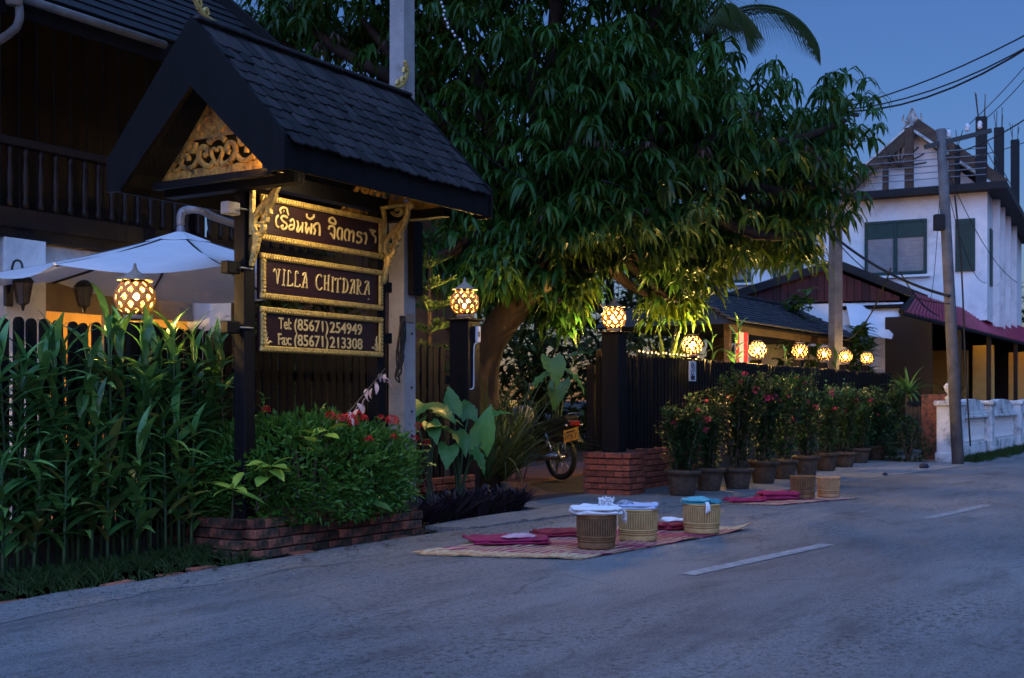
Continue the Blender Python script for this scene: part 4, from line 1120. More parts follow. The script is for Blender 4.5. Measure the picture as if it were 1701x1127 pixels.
def cluster_geo(b, q, n=12, seg=5, s=1.0, Mx=None):
    for i in range(n):
        az = i * 2.399 + q.uniform(-.25, .25); el = q.uniform(5, 55)
        leaf_geo(b, q.uniform(.20, .36) * s, q.uniform(.034, .048) * s, R(el), R(q.uniform(-97, -78)), .28, seg, (Mx if Mx is not None else Matrix.Identity(4)) @ rotM(az + q.gauss(0, .2), (q.gauss(0, .008), q.gauss(0, .008), q.uniform(-.03, .03)), q.uniform(-.3, .3)), .85, .42)
clus = []
for k in range(12):
    b = MB(); cluster_geo(b, random.Random(k), 9 + (k * 5) % 8, 6); b.tube([(0, 0, -.02), (.01, 0, .09)], .005, 5)
    clus.append(b.mesh('leaf_cluster', M['mango_leaf'], True))
q = random.Random(11); cand = []
for px, py, Y, rx, ry in blobs:
    c = P(px, py, Y); ax = rx / F_PX * Y; az_ = ry / F_PX * Y; ay = (ax + az_) / 2 * .85
    area = ax * az_
    n = int(110 * area ** .8) + 30
    for i in range(n):
        a, z = q.uniform(0, 6.283), q.uniform(-.8, 1); r = math.sqrt(1 - z * z)
        d = Vector((r * math.cos(a), r * math.sin(a), z)); k = q.uniform(.75, 1.04)
        if d.y > .35 and q.random() < .55: continue
        p = c + Vector((d.x * ax * k, d.y * ay * k, d.z * az_ * k + .10))
        inside = False
        if abs(p.x / p.y * F_PX + CX - 1022) < 50 and 440 < HZ - (p.z - CAM_H) / p.y * F_PX < 620: continue
        for p2, y2, Y2, r2, s2 in blobs:
            c2 = P(p2, y2, Y2); e = Vector(((p.x - c2.x) / (r2 / F_PX * Y2), (p.y - c2.y) / ((r2 + s2) / 2 / F_PX * Y2 * .85), (p.z - c2.z) / (s2 / F_PX * Y2)))
            if e.length < .55: inside = True; break
        pxx = CX + p.x / p.y * F_PX; pyy = HZ - (p.z - CAM_H) / p.y * F_PX
        sees = (-60 < pxx < 1760 and pyy > -60) and not inside and d.y < .3
        if sees and noise.noise(p * 1.15 + Vector((3, 1, 7))) < -.07: continue
        cand.append((sees, p, q.uniform(.62, 1.25)))
vis = [c for c in cand if c[0]]; q.shuffle(vis); keep = []
for c in vis:     # flushes keep their distance from one another
    if all((c[1] - k[1]).length > .235 * (c[2] + k[2]) / 2 * 1.5 for k in keep): keep.append(c)
vis = keep
vis.sort(key=lambda c: c[1].y * .7 - (c[1].z < 3.0) * 2 + q.uniform(-.5, .5))
for sees, p, s in vis[:300]:
    put('leaf_cluster', clus[q.randrange(12)], mg, ml(p), (q.uniform(-.25, .25), q.uniform(-.25, .25), q.uniform(0, 6.28)), s)
b = MB(); qq = random.Random(3)
for sees, p, s in vis[300:]: cluster_geo(b, qq, 11, 4, s, Matrix.Translation(ml(p)) @ Matrix.Rotation(qq.uniform(0, 6.28), 4, 'Z'))
for px, py, Y, rx, ry in ((700, -330, 14.5, 330, 150), (1000, -330, 14.5, 330, 170), (1240, -260, 15, 200, 130), (850, -480, 14.5, 330, 130)):   # the crown goes on above the frame, added unseen to shade the leaves below
    c = ml(P(px, py, Y)); ax = rx / F_PX * Y
    for i in range(int(30 * ax * ry / F_PX * Y)):
        a, z = qq.uniform(0, 6.283), qq.uniform(-1, 1); r = math.sqrt(1 - z * z) * qq.uniform(.5, 1)
        cluster_geo(b, qq, 9, 3, 1.5, Matrix.Translation(c + Vector((ax * r * math.cos(a), ax * .9 * r * math.sin(a), ry / F_PX * Y * z))) @ Matrix.Rotation(qq.uniform(0, 6.28), 4, 'Z'))
for sees, p, s in cand:
    if not sees: cluster_geo(b, qq, 8, 3, s * 1.2, Matrix.Translation(ml(p)) @ Matrix.Rotation(qq.uniform(0, 6.28), 4, 'Z'))
for px, py, Y, rx, ry in blobs:   # inner leaves that close the crown
    c = ml(P(px, py, Y + .35)); ax = rx / F_PX * Y
    for i in range(int(70 * (rx * ry / F_PX / F_PX * Y * Y) ** .8) + 14):
        p = c + Vector((qq.gauss(0, ax * .42), qq.gauss(.85, ax * .30), qq.gauss(0, ry / F_PX * Y * .42)))
        w_ = p + ORG
        if abs(w_.x / w_.y * F_PX + CX - 1022) < 50 and 440 < HZ - (w_.z - CAM_H) / w_.y * F_PX < 620: continue
        cluster_geo(b, qq, 8, 3, 1.5, Matrix.Translation(p) @ Matrix.Rotation(qq.uniform(0, 6.28), 4, 'Z'))
kind(b.build('foliage', M['mango_leaf'], mg, True), 'stuff')
b = MB()
for px, py, Y in ((1000, 240, 12.0), (980, 235, 12.05), (560, 60, 13.6), (530, 78, 13.6), (905, 355, 12.2), (1170, 250, 12.2), (1360, 265, 13.7), (1340, 250, 13.7), (1075, 245, 11.95), (1255, 190, 12.7), (640, 75, 13.5)):
    cluster_geo(b, qq, 10, 4, .62, Matrix.Translation(ml(P(px, py, Y))))
kind(b.build('dry_leaves', M['dead_leaf'], mg, True), 'stuff')
dn = MB()  # leaves hung below the gate lamps, seen large
# string of small lights hanging in the tree
sl = thing('light_string', 'unlit string of small pale bulbs hanging beside the top of the concrete pole', 'light string', P(721, 5, 11.0), 0)
pts = [P(721 + 50 * t + 4 * math.sin(t * 9), -10 + 96 * t, 11.0) - sl.location for t in [i / 14 for i in range(15)]]
MB().tube(pts, .004, 5).build('wire', M['cable'], sl)
bm_ = MB().lathe([(0, -.016), (.011, -.006), (.011, .006), (0, .014)], 8).mesh('bulb', M['sign_white'], True)
for p in pts: put('bulb', bm_, sl, p + Vector((rnd.uniform(-.01, .01), -.01, -.008)))

# ------------------------------------------------------------------ conifer and garden plants behind the fence
cf = thing('small_conifer', 'small conifer with tiered lamp lit branches beside the concrete pole', 'tree', S(u_at(712, -.55), -.55, 0), 0)
MB().tube([(0, 0, 0), (0, .01, 1.3), (.01, 0, 2.75)], [.04, .03, .008], 8).build('trunk', M['bark'], cf, True)
for k in range(9):
    z = .85 + k * .22; r = .52 - .045 * k
    for j in range(6):
        a = j * 1.047 + k * .5; b = MB(); tip = Vector((math.cos(a) * r, math.sin(a) * r, .10))
        b.tube([(0, 0, 0), tuple(tip * .6), tuple(tip)], [.009, .007, .004], 5)
        for i in range(70):
            f = rnd.uniform(.15, 1); p = tip * f; az = a + rnd.choice((-1, 1)) * rnd.uniform(.4, 1.2)
            leaf_geo(b, .10 * (1.2 - f * .5), .012, R(rnd.uniform(0, 50)), R(rnd.uniform(0, 60)), .1, 2, rotM(az, p), .8)
        put('branch', b.mesh('branch', M['conifer']), cf, (0, 0, z))
def strap_plant(loc, label, n, L, W, el, end, m, name='strap_plant', seg=7, trunk=0.0):
    t = thing(name, label, 'plant', loc, rnd.uniform(0, 6))
    ms = []
    for k in range(4):
        b = MB(); leaf_geo(b, L * rnd.uniform(.85, 1.1), W, 0, R(rnd.uniform(end - 15, end + 15)), .35, seg, None, .55, 1.6); ms.append(b.mesh('leaf', m, True))
    if trunk: MB().tube([(0, 0, -.02), (.01, 0, trunk)], [.045, .04], 8).build('stem', M['twig'], t, True)
    else: MB().tube([(0, 0, -.02), (0, 0, .06)], [.05, .04], 8).build('stem', M['twig'], t, True)
    for i in range(n):
        e = R(rnd.uniform(*el)); put('leaf', ms[i % 4], t, (0, 0, trunk + .02), Euler((0, -e, i * 2.4 + rnd.uniform(-.3, .3)), 'XYZ'), rnd.uniform(.8, 1.1))
    return t
strap_plant(S(u_at(1108, -.2), -.2, 1.0), 'upright fan of long blade leaves rising above the fence', 34, .95, .055, (28, 86), -25, M['strap_leaf'], trunk=.28).location.z = .9
for px, v, n, L, z in ((838, -.62, 70, 1.45, .12), (808, -.55, 64, 1.55, .12), (862, -1.6, 56, 1.5, .12)):
    strap_plant(S(u_at(px, v), v, 0), 'arching grassy plant in the bed %s' % ('in the middle behind the driveway', 'closest to the gate post with the switch box', 'nearest the parked motorbike')[(838, 808, 862).index(px)], n, L, .03, (30, 88), -75, M['strap_leaf'], 'grassy_plant', 8, z)
bl = thing('broad_leaf_plant', 'large dark leaved plant behind the parked motorbike', 'plant', S(u_at(925, -2.0), -2.0, 0), 0)
for px, py, k, yaw, pitch, sc in ((918, 600, 0, R(-80), R(35), 1.5), (945, 620, 1, R(-20), R(30), 1.5), (930, 640, 0, R(-110), R(40), 1.4), (905, 625, 2, R(-150), R(30), 1.6), (955, 590, 2, R(30), R(-20), 1.5)):
    l = at(px, py, -2.0) - bl.location
    MB().tube(smooth_pts([(0, 0, 0), (l.x * .3, 0, l.z * .6), tuple(l)], 4), .012, 6).build('stalk', M['stem'], bl, True)
    put('leaf', ears[k], bl, l, (0, pitch, yaw), sc)
for i, (px, h, lb) in enumerate(((1205, 2.15, 'lamp lit leafy plant standing above the fence near the striped curtain'), (1185, 1.95, 'yellowish lamp lit plant just behind the fence between two lanterns'), (1232, 2.0, 'thin leafy plant in front of the striped curtain'), (1310, 1.85, 'thin leafy plant between the pavilion lanterns'), (1395, 1.8, 'leafy plant among the last fence lanterns'))):
    t = cane(S(u_at(px, -.1), -.1, 0), h, lb, None, 16, .08)
def shrub(name, label, loc, size, n, m, L=.14, W=.05, seed=1, cat='shrub'):
    t = thing(name, label, cat, loc, 0); q = random.Random(seed); b = MB(); s = MB()
    for i in range(n):
        a, z, k = q.uniform(0, 6.283), q.uniform(0, 1), q.uniform(.45, 1) ** .6
        r = math.sqrt(max(.02, 1 - (2 * z - 1) ** 2)) * .5 + .35 * (z < .5)
        p = Vector((math.cos(a) * r * size[0] * k, math.sin(a) * r * size[1] * k, z * size[2]))
        p *= 1 + .18 * noise.noise(p * 2.3 + Vector((seed, 0, 0)))
        leaf_geo(b, L * q.uniform(.7, 1.2), W * q.uniform(.7, 1.2), R(q.uniform(-10, 60)), R(q.uniform(-70, 10)), .2, 3, rotM(q.uniform(0, 6.28), p), .8)
    for i in range(7):
        a = q.uniform(0, 6.28); s.tube([(0, 0, -.03), (math.cos(a) * size[0] * .2, math.sin(a) * size[1] * .2, size[2] * .4), (math.cos(a) * size[0] * .4, math.sin(a) * size[1] * .4, size[2] * .8)], [.02, .014, .006], 5)
    s.build('stems', M['twig'], t, True); kind(b.build('foliage', m, t, True), 'stuff')
    return t
shrub('garden_shrub', 'dark leafy shrub filling the garden behind the driveway', S(5.3, -3.2, 0), (1.5, 1.0, 2.7), 2600, M['strap_leaf'], .2, .06, 2)
shrub('garden_shrub', 'dark leafy shrub behind the gate post with the switch box', S(3.4, -1.9, 0), (1.0, .8, 2.0), 1200, M['strap_leaf'], .2, .06, 3)
shrub('garden_shrub', 'dark green shrub under the white parasol behind the sign', S(2.2, -1.3, 0), (.6, .5, 1.75), 700, M['bush_leaf'], .14, .05, 8)
shrub('papaya_bush', 'dark big leaved bush in front of the white awning cloth beyond the pavilion', P(1428, 664, 24.9) - Vector((0, 0, CAM_H)), (.55, .5, 2.45), 500, M['cane_leaf'], .34, .16, 4)
shrub('papaya_bush', 'dark green bush growing behind the tiled pavilion roof', P(1330, 664, 24.5) - Vector((0, 0, CAM_H)), (.9, .7, 3.0), 420, M['cane_leaf'], .34, .16, 9)
shrub('roadside_shrub', 'dark low shrub between the potted plants and the white balustrade', S(15.3, .9, 0), (1.0, .8, 1.15), 1300, M['thorn_leaf'], .11, .04, 5)
shrub('roadside_shrub', 'dark low shrub close beside the first balustrade pillar', S(15.0, 1.65, 0), (.5, .5, .75), 700, M['thorn_leaf'], .11, .04, 6)
shrub('roadside_shrub', 'twiggy shrub behind the last potted plants', S(14.3, .55, 0), (.8, .7, 1.25), 1100, M['thorn_leaf'], .11, .04, 12)
strap_plant(S(u_at(1508, 1.0), 1.0, 0), 'dracaena with a mop of long pointed leaves beyond the last potted plant', 40, .62, .07, (-15, 80), -50, M['cane_leaf'], 'dracaena', 6, 1.15)

for i, (px, Y, sx, hh, lb_) in enumerate(((640, 23, 2.2, 5.5, 'dark background tree behind the concrete pole'), (770, 25, 2.3, 5.2, 'dark background tree behind the conifer'), (890, 27, 2.4, 5.6, 'dark background tree beyond the driveway'), (1010, 26, 2.2, 5.0, 'dark background tree behind the brick pier post'), (1120, 29, 2.4, 4.6, 'dark background tree left of the coconut palm'), (1760, 50, 4.5, 6.5, 'dark background tree at the far end of the street'))):
    t = shrub('background_tree', lb_, P(px, 664, Y) - Vector((0, 0, CAM_H)), (sx, 1.6, hh), 2600, M['strap_leaf'], .42, .13, 20 + i, 'tree')
    MB().tube([(0, 0, -.1), (.1, 0, hh * .5), (0, .1, hh * .85)], [.2, .14, .05], 8).build('trunk', M['bark'], t, True)
# ------------------------------------------------------------------ coconut palm behind
pb = P(1180, 664, 24) - Vector((0, 0, CAM_H))
pt = thing('coconut_palm', 'coconut palm whose drooping fronds show above the mango crown', 'palm tree', pb, 0)
topz = 8.5
MB().tube(smooth_pts([(0, 0, -.05), (.15, 0, 3), (.1, 0, 6), (0, 0, topz)], 4), [.2 - .005 * i for i in range(13)], 10).build('trunk', M['bark'], pt, True)
for i, (az, el, L_, dr) in enumerate(((8, 40, 2.7, -75), (-25, 25, 2.7, -85), (-80, 20, 2.4, -80), (-120, 40, 2.6, -70), (170, 35, 2.8, -70), (120, 45, 2.6, -70), (60, 50, 2.7, -65), (215, 15, 2.4, -85), (-50, 55, 2.8, -60))):
    b = MB(); p = Vector((0, 0, 0)); pts = [p.copy()]; n = 16; dirs = []
    for k in range(n):
        a = R(el + (dr - el) * (k / n) ** 1.2); d = Vector((math.cos(a), 0, math.sin(a))); dirs.append(d); p = p + d * L_ / n; pts.append(p.copy())
    b.tube(pts, [.03 - .026 * k / n for k in range(n + 1)], 5)
    for k in range(2, n * 3):
        f = k / 3; j = min(int(f), n - 1); c = pts[j].lerp(pts[j + 1], f - j); ll = .85 * math.sin(math.pi * min(1, .12 + .86 * f / n)) ** .7
        for s in (1, -1):
            v = (dirs[j] * .55 + Vector((0, s * .75, -.55))).normalized(); w = Vector((dirs[j].z, 0, -dirs[j].x)).normalized() * .022 + dirs[j] * .012
            b.add([c - w, c + w, c + v * ll * .6 + w * .8 + Vector((0, 0, -.06 * ll)), c + v * ll + Vector((0, 0, -.3 * ll)), c + v * ll * .6 - w * .8 + Vector((0, 0, -.06 * ll))], [(0, 1, 2, 3, 4)])
    put('frond', b.mesh('frond', M['strap_leaf']), pt, (0, 0, topz), (0, 0, R(az)))
# ------------------------------------------------------------------ mats, baskets and cloths laid out on the road
def rug_mat(name, c_bg, c_a, c_b, c_c):
    m = bpy.data.materials.new(name); m.use_nodes = True
    t = m.node_tree; N = t.nodes; L = t.links; b = N['Principled BSDF']; b.inputs['Roughness'].default_value = .95
    tc = N.new('ShaderNodeTexCoord'); sp = N.new('ShaderNodeSeparateXYZ'); L.new(tc.outputs['UV'], sp.inputs[0])
    def mth(op, a, c=None):
        k = N.new('ShaderNodeMath'); k.operation = op
        for i, x in enumerate((a, c)):
            if x is None: continue
            if isinstance(x, (int, float)): k.inputs[i].default_value = x
            else: L.new(x, k.inputs[i])
        return k.outputs[0]
    def mix(f, a, c):
        k = N.new('ShaderNodeMix'); k.data_type = 'RGBA'; L.new(f, k.inputs[0])
        for i, x in ((6, a), (7, c)):
            if isinstance(x, tuple): k.inputs[i].default_value = (*x, 1)
            else: L.new(x, k.inputs[i])
        return k.outputs[2]
    x, y = sp.outputs[0], sp.outputs[1]
    zig = mth('PINGPONG', mth('MULTIPLY', x, 16.0), .5)          # zigzag along the length
    band = mth('FRACT', mth('ADD', mth('MULTIPLY', y, 3.0), mth('MULTIPLY', zig, 1.3)))
    c = mix(mth('GREATER_THAN', band, .5), c_bg, c_a)
    c = mix(mth('GREATER_THAN', band, .82), c, c_b)
    dia = mth('ADD', mth('PINGPONG', mth('MULTIPLY', x, 16.0), .5), mth('PINGPONG', mth('MULTIPLY', y, 5.0), .5))
    c = mix(mth('LESS_THAN', dia, .24), c, c_c)
    ed_ = mth('LESS_THAN', mth('PINGPONG', y, .5), .10)
    nz = N.new('ShaderNodeTexNoise'); nz.inputs['Scale'].default_value = 40; L.new(tc.outputs['UV'], nz.inputs['Vector'])
    edge_c = mix(mth('GREATER_THAN', nz.outputs[0], .5), c_b, c_c)
    c = mix(ed_, c, edge_c)
    L.new(c, b.inputs['Base Color'])
    bp = N.new('ShaderNodeBump'); bp.inputs['Strength'].default_value = .5; bp.inputs['Distance'].default_value = .01
    L.new(nz.outputs[0], bp.inputs['Height']); L.new(bp.outputs[0], b.inputs['Normal'])
    return m
M['rug_near'] = rug_mat('woven_rug', (.20, .015, .04), (.30, .03, .08), (.50, .38, .22), (.40, .20, .10))
M['rug_far'] = rug_mat('woven_rug_far', (.26, .03, .06), (.42, .30, .18), (.45, .36, .22), (.22, .03, .06))
M['basket_groove_shade'] = mat('bamboo_groove_shade', (.085, .045, .018), (.05, .028, .012), .8, 16)  # groove shade between the ribs put into a darker bamboo colour
M['basket_groove_shade_pale'] = mat('pale_bamboo_groove_shade', (.34, .21, .085), (.25, .15, .06), .8, 16)
def cloth_grid(name, corners, m, nx, ny, hfun, th=.006, parent=None):
    a, b_, c_, d_ = corners; vs = []; uvs = []
    b = MB()
    for j in range(ny + 1):
        for i in range(nx + 1):
            s, t = i / nx, j / ny
            p = a.lerp(b_, s).lerp(d_.lerp(c_, s), t)
            vs.append(Vector((p.x, p.y, hfun(s, t, p)))); uvs.append((s, t))
    n0 = len(vs); lo = [v - Vector((0, 0, th)) for v in vs]
    fs = [(j * (nx + 1) + i, j * (nx + 1) + i + 1, (j + 1) * (nx + 1) + i + 1, (j + 1) * (nx + 1) + i) for j in range(ny) for i in range(nx)]
    rim = [i for i in range(nx + 1)] + [j * (nx + 1) + nx for j in range(1, ny + 1)] + [ny * (nx + 1) + i for i in range(nx - 1, -1, -1)] + [j * (nx + 1) for j in range(ny - 1, 0, -1)]
    side = [(rim[k], rim[(k + 1) % len(rim)], rim[(k + 1) % len(rim)] + n0, rim[k] + n0) for k in range(len(rim))]
    b.add(vs + lo, fs + side)
    me = b.mesh(name, m, True)
    ul = me.uv_layers.new(name='UVMap')
    for lp in me.loops: ul.data[lp.index].uv = uvs[lp.vertex_index % n0]
    return put(name, me, parent)
def rugh(amp, curl=None):
    def f(s, t, p):
        h = .010 + amp * max(0, noise.noise(Vector((p.x * 5, p.y * 5, 2)))) + .006 * max(0, noise.noise(Vector((p.x * 14, p.y * 14, 5))))
        if curl: h += curl(s, t)
        return h
    return f
nm = cloth_grid('woven_mat', [G(684, 923), G(965, 931), G(1250, 880), G(1075, 872)], M['rug_near'], 70, 26, rugh(.028, lambda s, t: .05 * max(0, (t - .86) / .14) * (.6 + .4 * math.sin(s * 14)) * max(0, s - .55) * 2 + .018 * max(0, .07 - s) / .07))
tag(nm, 'long red and cream patterned woven mat under the three near baskets', 'mat', 'woven mats laid on the road')
fm = cloth_grid('woven_mat', [G(1200, 838), G(1290, 841), G(1426, 829), G(1335, 826)], M['rug_far'], 40, 16, rugh(.012))
tag(fm, 'far patterned woven mat under the two uncovered baskets', 'mat', 'woven mats laid on the road')
def puff(name, m, L_, W2, H, seed, rotz, loc, parent=None, layers=1, flat=2.6, label=None, cat='cloth', group=None, fold=0.0):
    # soft folded cloth: rounded slab with wrinkles, one per fold
    b = MB(); q = random.Random(seed); z0 = 0
    for l in range(layers):
        n, k = 44, 12; vs = []; hh = H / layers; sx = L_ / 2 * q.uniform(.93, 1.03); sy = W2 / 2 * q.uniform(.92, 1.03); ox, oy = q.uniform(-.02, .02) * L_, q.uniform(-.03, .03) * W2
        for j in range(k + 1):
            ph = -math.pi / 2 + math.pi * j / k
            for i in range(n):
                th = 2 * math.pi * i / n
                cx_, sx_ = math.cos(th), math.sin(th)
                e = 2 / flat * .5
                x = math.copysign(abs(cx_) ** e, cx_) * max(.0, math.cos(ph)) ** .35 * sx; y = math.copysign(abs(sx_) ** e, sx_) * max(.0, math.cos(ph)) ** .35 * sy
                z = hh / 2 * (1 + math.copysign(abs(math.sin(ph)) ** .8, math.sin(ph)))
                w = noise.noise(Vector((x * 16 + seed, y * 16, l * 3))) * .026 + noise.noise(Vector((x * 34, y * 34 + seed, l))) * .010
                ow = 1 + .13 * noise.noise(Vector((cx_ * 1.3 + seed * 3, sx_ * 1.3, l * 2.7))) + .05 * noise.noise(Vector((cx_ * 4 + seed, sx_ * 4, l)))
                x *= ow; y *= ow
                rip = .012 * math.sin(x * 60 + seed + 8 * y) * (ph > .2)
                vs.append((x * (1 + w * 2.2) + ox, y * (1 + w * 2.5) + oy, z0 + z + (w + rip * fold) * (z / hh) * min(1, hh / .03)))
        fs = [(j * n + i, j * n + (i + 1) % n, (j + 1) * n + (i + 1) % n, (j + 1) * n + i) for j in range(k) for i in range(n)]
        b.add(vs, fs); z0 += hh * .88
    o = b.build(name, m, parent, True, loc, (0, 0, rotz))
    if label: tag(o, label, cat, group)
    return o
# cloths folded on the mats
def gz(px, py, z=.03): g = G(px, py); return Vector((g.x, g.y, z))
puff('folded_cloth', M['magenta'], .62, .34, .042, 1, .12, gz(845, 905, .018), None, 2, 3, 'long magenta folded cloth at the left end of the near mat', 'cloth', None, .5)
puff('folded_cloth', M['wine'], .46, .30, .040, 2, .25, gz(938, 892, .018), None, 2, 3, 'wine red folded cloth just behind the dark brown basket', 'cloth', None, .5)
puff('folded_cloth', M['wine'], .34, .26, .05, 3, .5, gz(1118, 882, .018), None, 2, 3, 'wine red folded cloth between the pale basket and the turquoise topped basket', 'cloth', None, .5)
puff('folded_cloth', M['towel_white'], .26, .10, .018, 6, .3, gz(862, 907, .060), None, 1, 2, 'small pale pink cloth crumpled on the long magenta cloth', 'cloth').data.materials[0] = mat('pale_pink_cloth', (.55, .36, .40), (.40, .22, .28), .95, 12)
puff('folded_cloth', M['towel_white'], .22, .10, .024, 7, .2, gz(1120, 880, .066), None, 1, 2, 'white crumpled cloth lying on the red cloth between baskets', 'cloth')
puff('folded_cloth', M['magenta'], .46, .26, .085, 4, .1, gz(1292, 832, .016), None, 2, 3, 'plump magenta cloth bundle on the far mat', 'cloth', None, .4)
puff('folded_cloth', M['magenta'], .40, .22, .035, 5, .2, gz(1236, 836, .016), None, 1, 3, 'flat magenta cloth at the left end of the far mat', 'cloth', None, .6)
def basket(px, py, wpx, hpx, m, label, cloth=None):
    g = G(px, py); Y = g.y; r = wpx / 2 / F_PX * Y; h = hpx / F_PX * Y
    g = g + Vector((0, r * .95, 0)); r *= (g.y) / Y
    t = thing('rice_basket', label, 'basket', (g.x, g.y, .016), rnd.uniform(0, 6), 'woven rice baskets on the road mats')
    def ribs(r_, z, a):
        f = z / h
        if .36 < f < .86: return r_ * (1 + .022 * max(-.6, min(1, 2.5 * math.sin(a * 46))))
        return r_ * (1 + .006 * math.sin(a * 60 + z * 900))
    prof = [(0, .05 * h)] + [(r * .86, .05 * h), (r * .90, .20 * h)] + [(r * (.90 + .08 * math.sin(min(1, (k / 22)) * math.pi * .62 + .15)), h * (.20 + .80 * k / 22)) for k in range(1, 23)]
    top = prof[-1][0]
    prof += [(top - .012, h), (top - .014, h * .9), (top - .02, h * .25), (0, h * .24)]
    bb = MB().lathe(prof, 276, ribs)
    bm2 = bb.mesh('body', [m, M['basket_groove_shade'] if m is M['basket_dark'] else M['basket_groove_shade_pale']], False)
    for pl_f in bm2.polygons:
        ctr = pl_f.center; f_ = ctr.z / h; rr_ = math.hypot(ctr.x, ctr.y)
        if rr_ > r * .8 and .40 < f_ < .85 and math.sin(math.atan2(ctr.y, ctr.x) * 46) < -.25: pl_f.material_index = 1
        elif rr_ > r * .8 and (.36 < f_ < .385 or .865 < f_ < .885): pl_f.material_index = 1
    put('body', bm2, t)
    b = MB().lathe([(r * .80, 0), (r * .92, .0), (r * .94, .03 * h), (r * .93, .16 * h), (r * .90, .19 * h), (r * .80, .19 * h), (r * .80, 0)], 48); b.build('foot_ring', m, t, True)
    for f, d in ((.985, .010), (.345, .008), (.29, .006), (.22, .007)):
        rr = r * (.985 if f < .9 else 1.0)
        if f < .9: rr = r * (.90 + .085 * math.sin((f - .2) / .8 * math.pi * .62 + .15))
        else: rr = top
        b = MB(); pts = [(math.cos(a / 48 * 2 * math.pi) * rr, math.sin(a / 48 * 2 * math.pi) * rr, h * f) for a in range(49)]
        b.tube(pts, d, 6, False); b.build('binding', m, t, True)
    # plaited strips on the band above the foot: short slanted slips
    b = MB()
    for k in range(3):
        for i in range(44):
            a = (i + .5 * (k % 2)) / 44 * 2 * math.pi; zz = h * (.255 + .028 * k) if False else h * (.885 + .03 * k)
            rr = top * (1.0 if k else .998)
            Mx = Matrix.Rotation(a, 4, 'Z') @ Matrix.Translation((rr + .001, 0, zz)) @ Matrix.Rotation(.6, 4, 'X')
            b.bbox((0, 0, 0), (.006, 2.4 * r / 44, .012), .002, Mx)
    b.build('plaited_band', m, t)
    return t, g, r, h
t, g, r, h = basket(993, 917, 67, 57, M['basket_dark'], 'dark brown woven basket with a white fringed towel on top')
tw = thing('towel', 'white towel with a tufted fringe folded on the dark brown basket', 'towel', (g.x, g.y, .016 + h), R(8))
puff('fold', M['towel_white'], 2.55 * r, 1.9 * r, .062, 21, 0, (-.01, 0, -.004), tw, 2, 2.6, fold=.2)
b = MB()
for i in range(34):
    a = rnd.uniform(-.2, 1.0); x0 = rnd.uniform(.02, .105); pts = [(x0, rnd.uniform(-.05, .03), .055), (x0 + rnd.uniform(-.015, .02), -.02, .082 + rnd.uniform(0, .02)), (x0 + rnd.uniform(-.03, .04), rnd.uniform(-.06, .02), .09 + rnd.uniform(-.01, .035))]
    b.tube(smooth_pts(pts, 3), [.0045] * 6 + [.0025], 5)
for i in range(16):
    y = rnd.uniform(-.08, .06); b.tube(smooth_pts([(1.22 * r, y, .03), (1.36 * r, y + rnd.uniform(-.02, .02), .01), (1.40 * r, y, -.05 - rnd.uniform(0, .02))], 3), .003, 5)
b.build('fringe', M['towel_white'], tw, True)
t, g, r, h = basket(1063, 904, 66, 52, M['basket_pale'], 'pale woven basket with a light blue cloth on top')
tw = thing('towel', 'light blue cloth with a checked edge folded on the pale basket', 'towel', (g.x, g.y, .016 + h), R(-6))
puff('fold', M['towel_blue'], 2.15 * r, 1.7 * r, .05, 31, 0, (.0, 0, -.004), tw, 2, 2.4, fold=.2)
puff('corner', mat('checked_cloth', (.42, .44, .5), (.10, .11, .16), .95, 26), .11, .12, .035, 33, .4, (-.10, -.02, .018), tw, 1, 2.2)
b = MB()
for i in range(14):
    y = rnd.uniform(-.08, .05); b.tube(smooth_pts([(-1.02 * r, y, .02), (-1.16 * r, y, .008), (-1.22 * r, y + rnd.uniform(-.02, .02), -.03)], 3), .003, 5)
b.build('fringe', M['towel_white'], tw, True)
t, g, r, h = basket(1170, 891, 62, 48, M['basket_pale'], 'pale woven basket with a turquoise cloth on top')
tw = thing('towel', 'turquoise cloth folded on the third basket with a pale tassel hanging down', 'towel', (g.x, g.y, .016 + h), R(-4))
puff('fold', M['towel_teal'], 1.5 * r, 1.6 * r, .050, 41, 0, (-.045, 0, -.004), tw, 2, 2.4, fold=.2)
puff('corner', mat('teal_cloth', (.05, .22, .26), (.03, .15, .18), .95, 26), .13, .16, .035, 43, .1, (.085, 0, .0), tw, 1, 2.4)
b = MB()
for k in (-1, 0, 1): b.tube(smooth_pts([(.03 + .008 * k, -.9 * r, .02), (.035 + .010 * k, -1.10 * r, .0), (.035 + .014 * k, -1.12 * r, -.055 + .01 * k)], 3), .006, 6)
b.build('tassel', M['towel_white'], tw, True)
basket(1338, 832, 41, 37, M['basket_dark'], 'brown uncovered basket standing left on the far mat')
basket(1381, 829, 38, 32, M['basket_warm'], 'reddish tan uncovered basket standing right on the far mat')
for px, py, s, lb in ((1535, 778, .06, 'dark broken lump lying on the pavement near the balustrade'), (1470, 790, .03, 'small flat dark stone on the pavement in front of the pots')):
    b = MB(); vs = []
    b.lathe([(0, 0), (s * 1.1, 0), (s * 1.2, s * .5), (s * .9, s * 1.1), (s * .4, s * 1.3), (0, s * 1.2)], 9, lambda r_, z, a: r_ * (1 + .28 * noise.noise(Vector((math.cos(a) * 2, math.sin(a) * 2, z * 20)))))
    o = b.build('stone', M['ink'], None, False, G(px, py, .01)); tag(o, lb, 'stone')
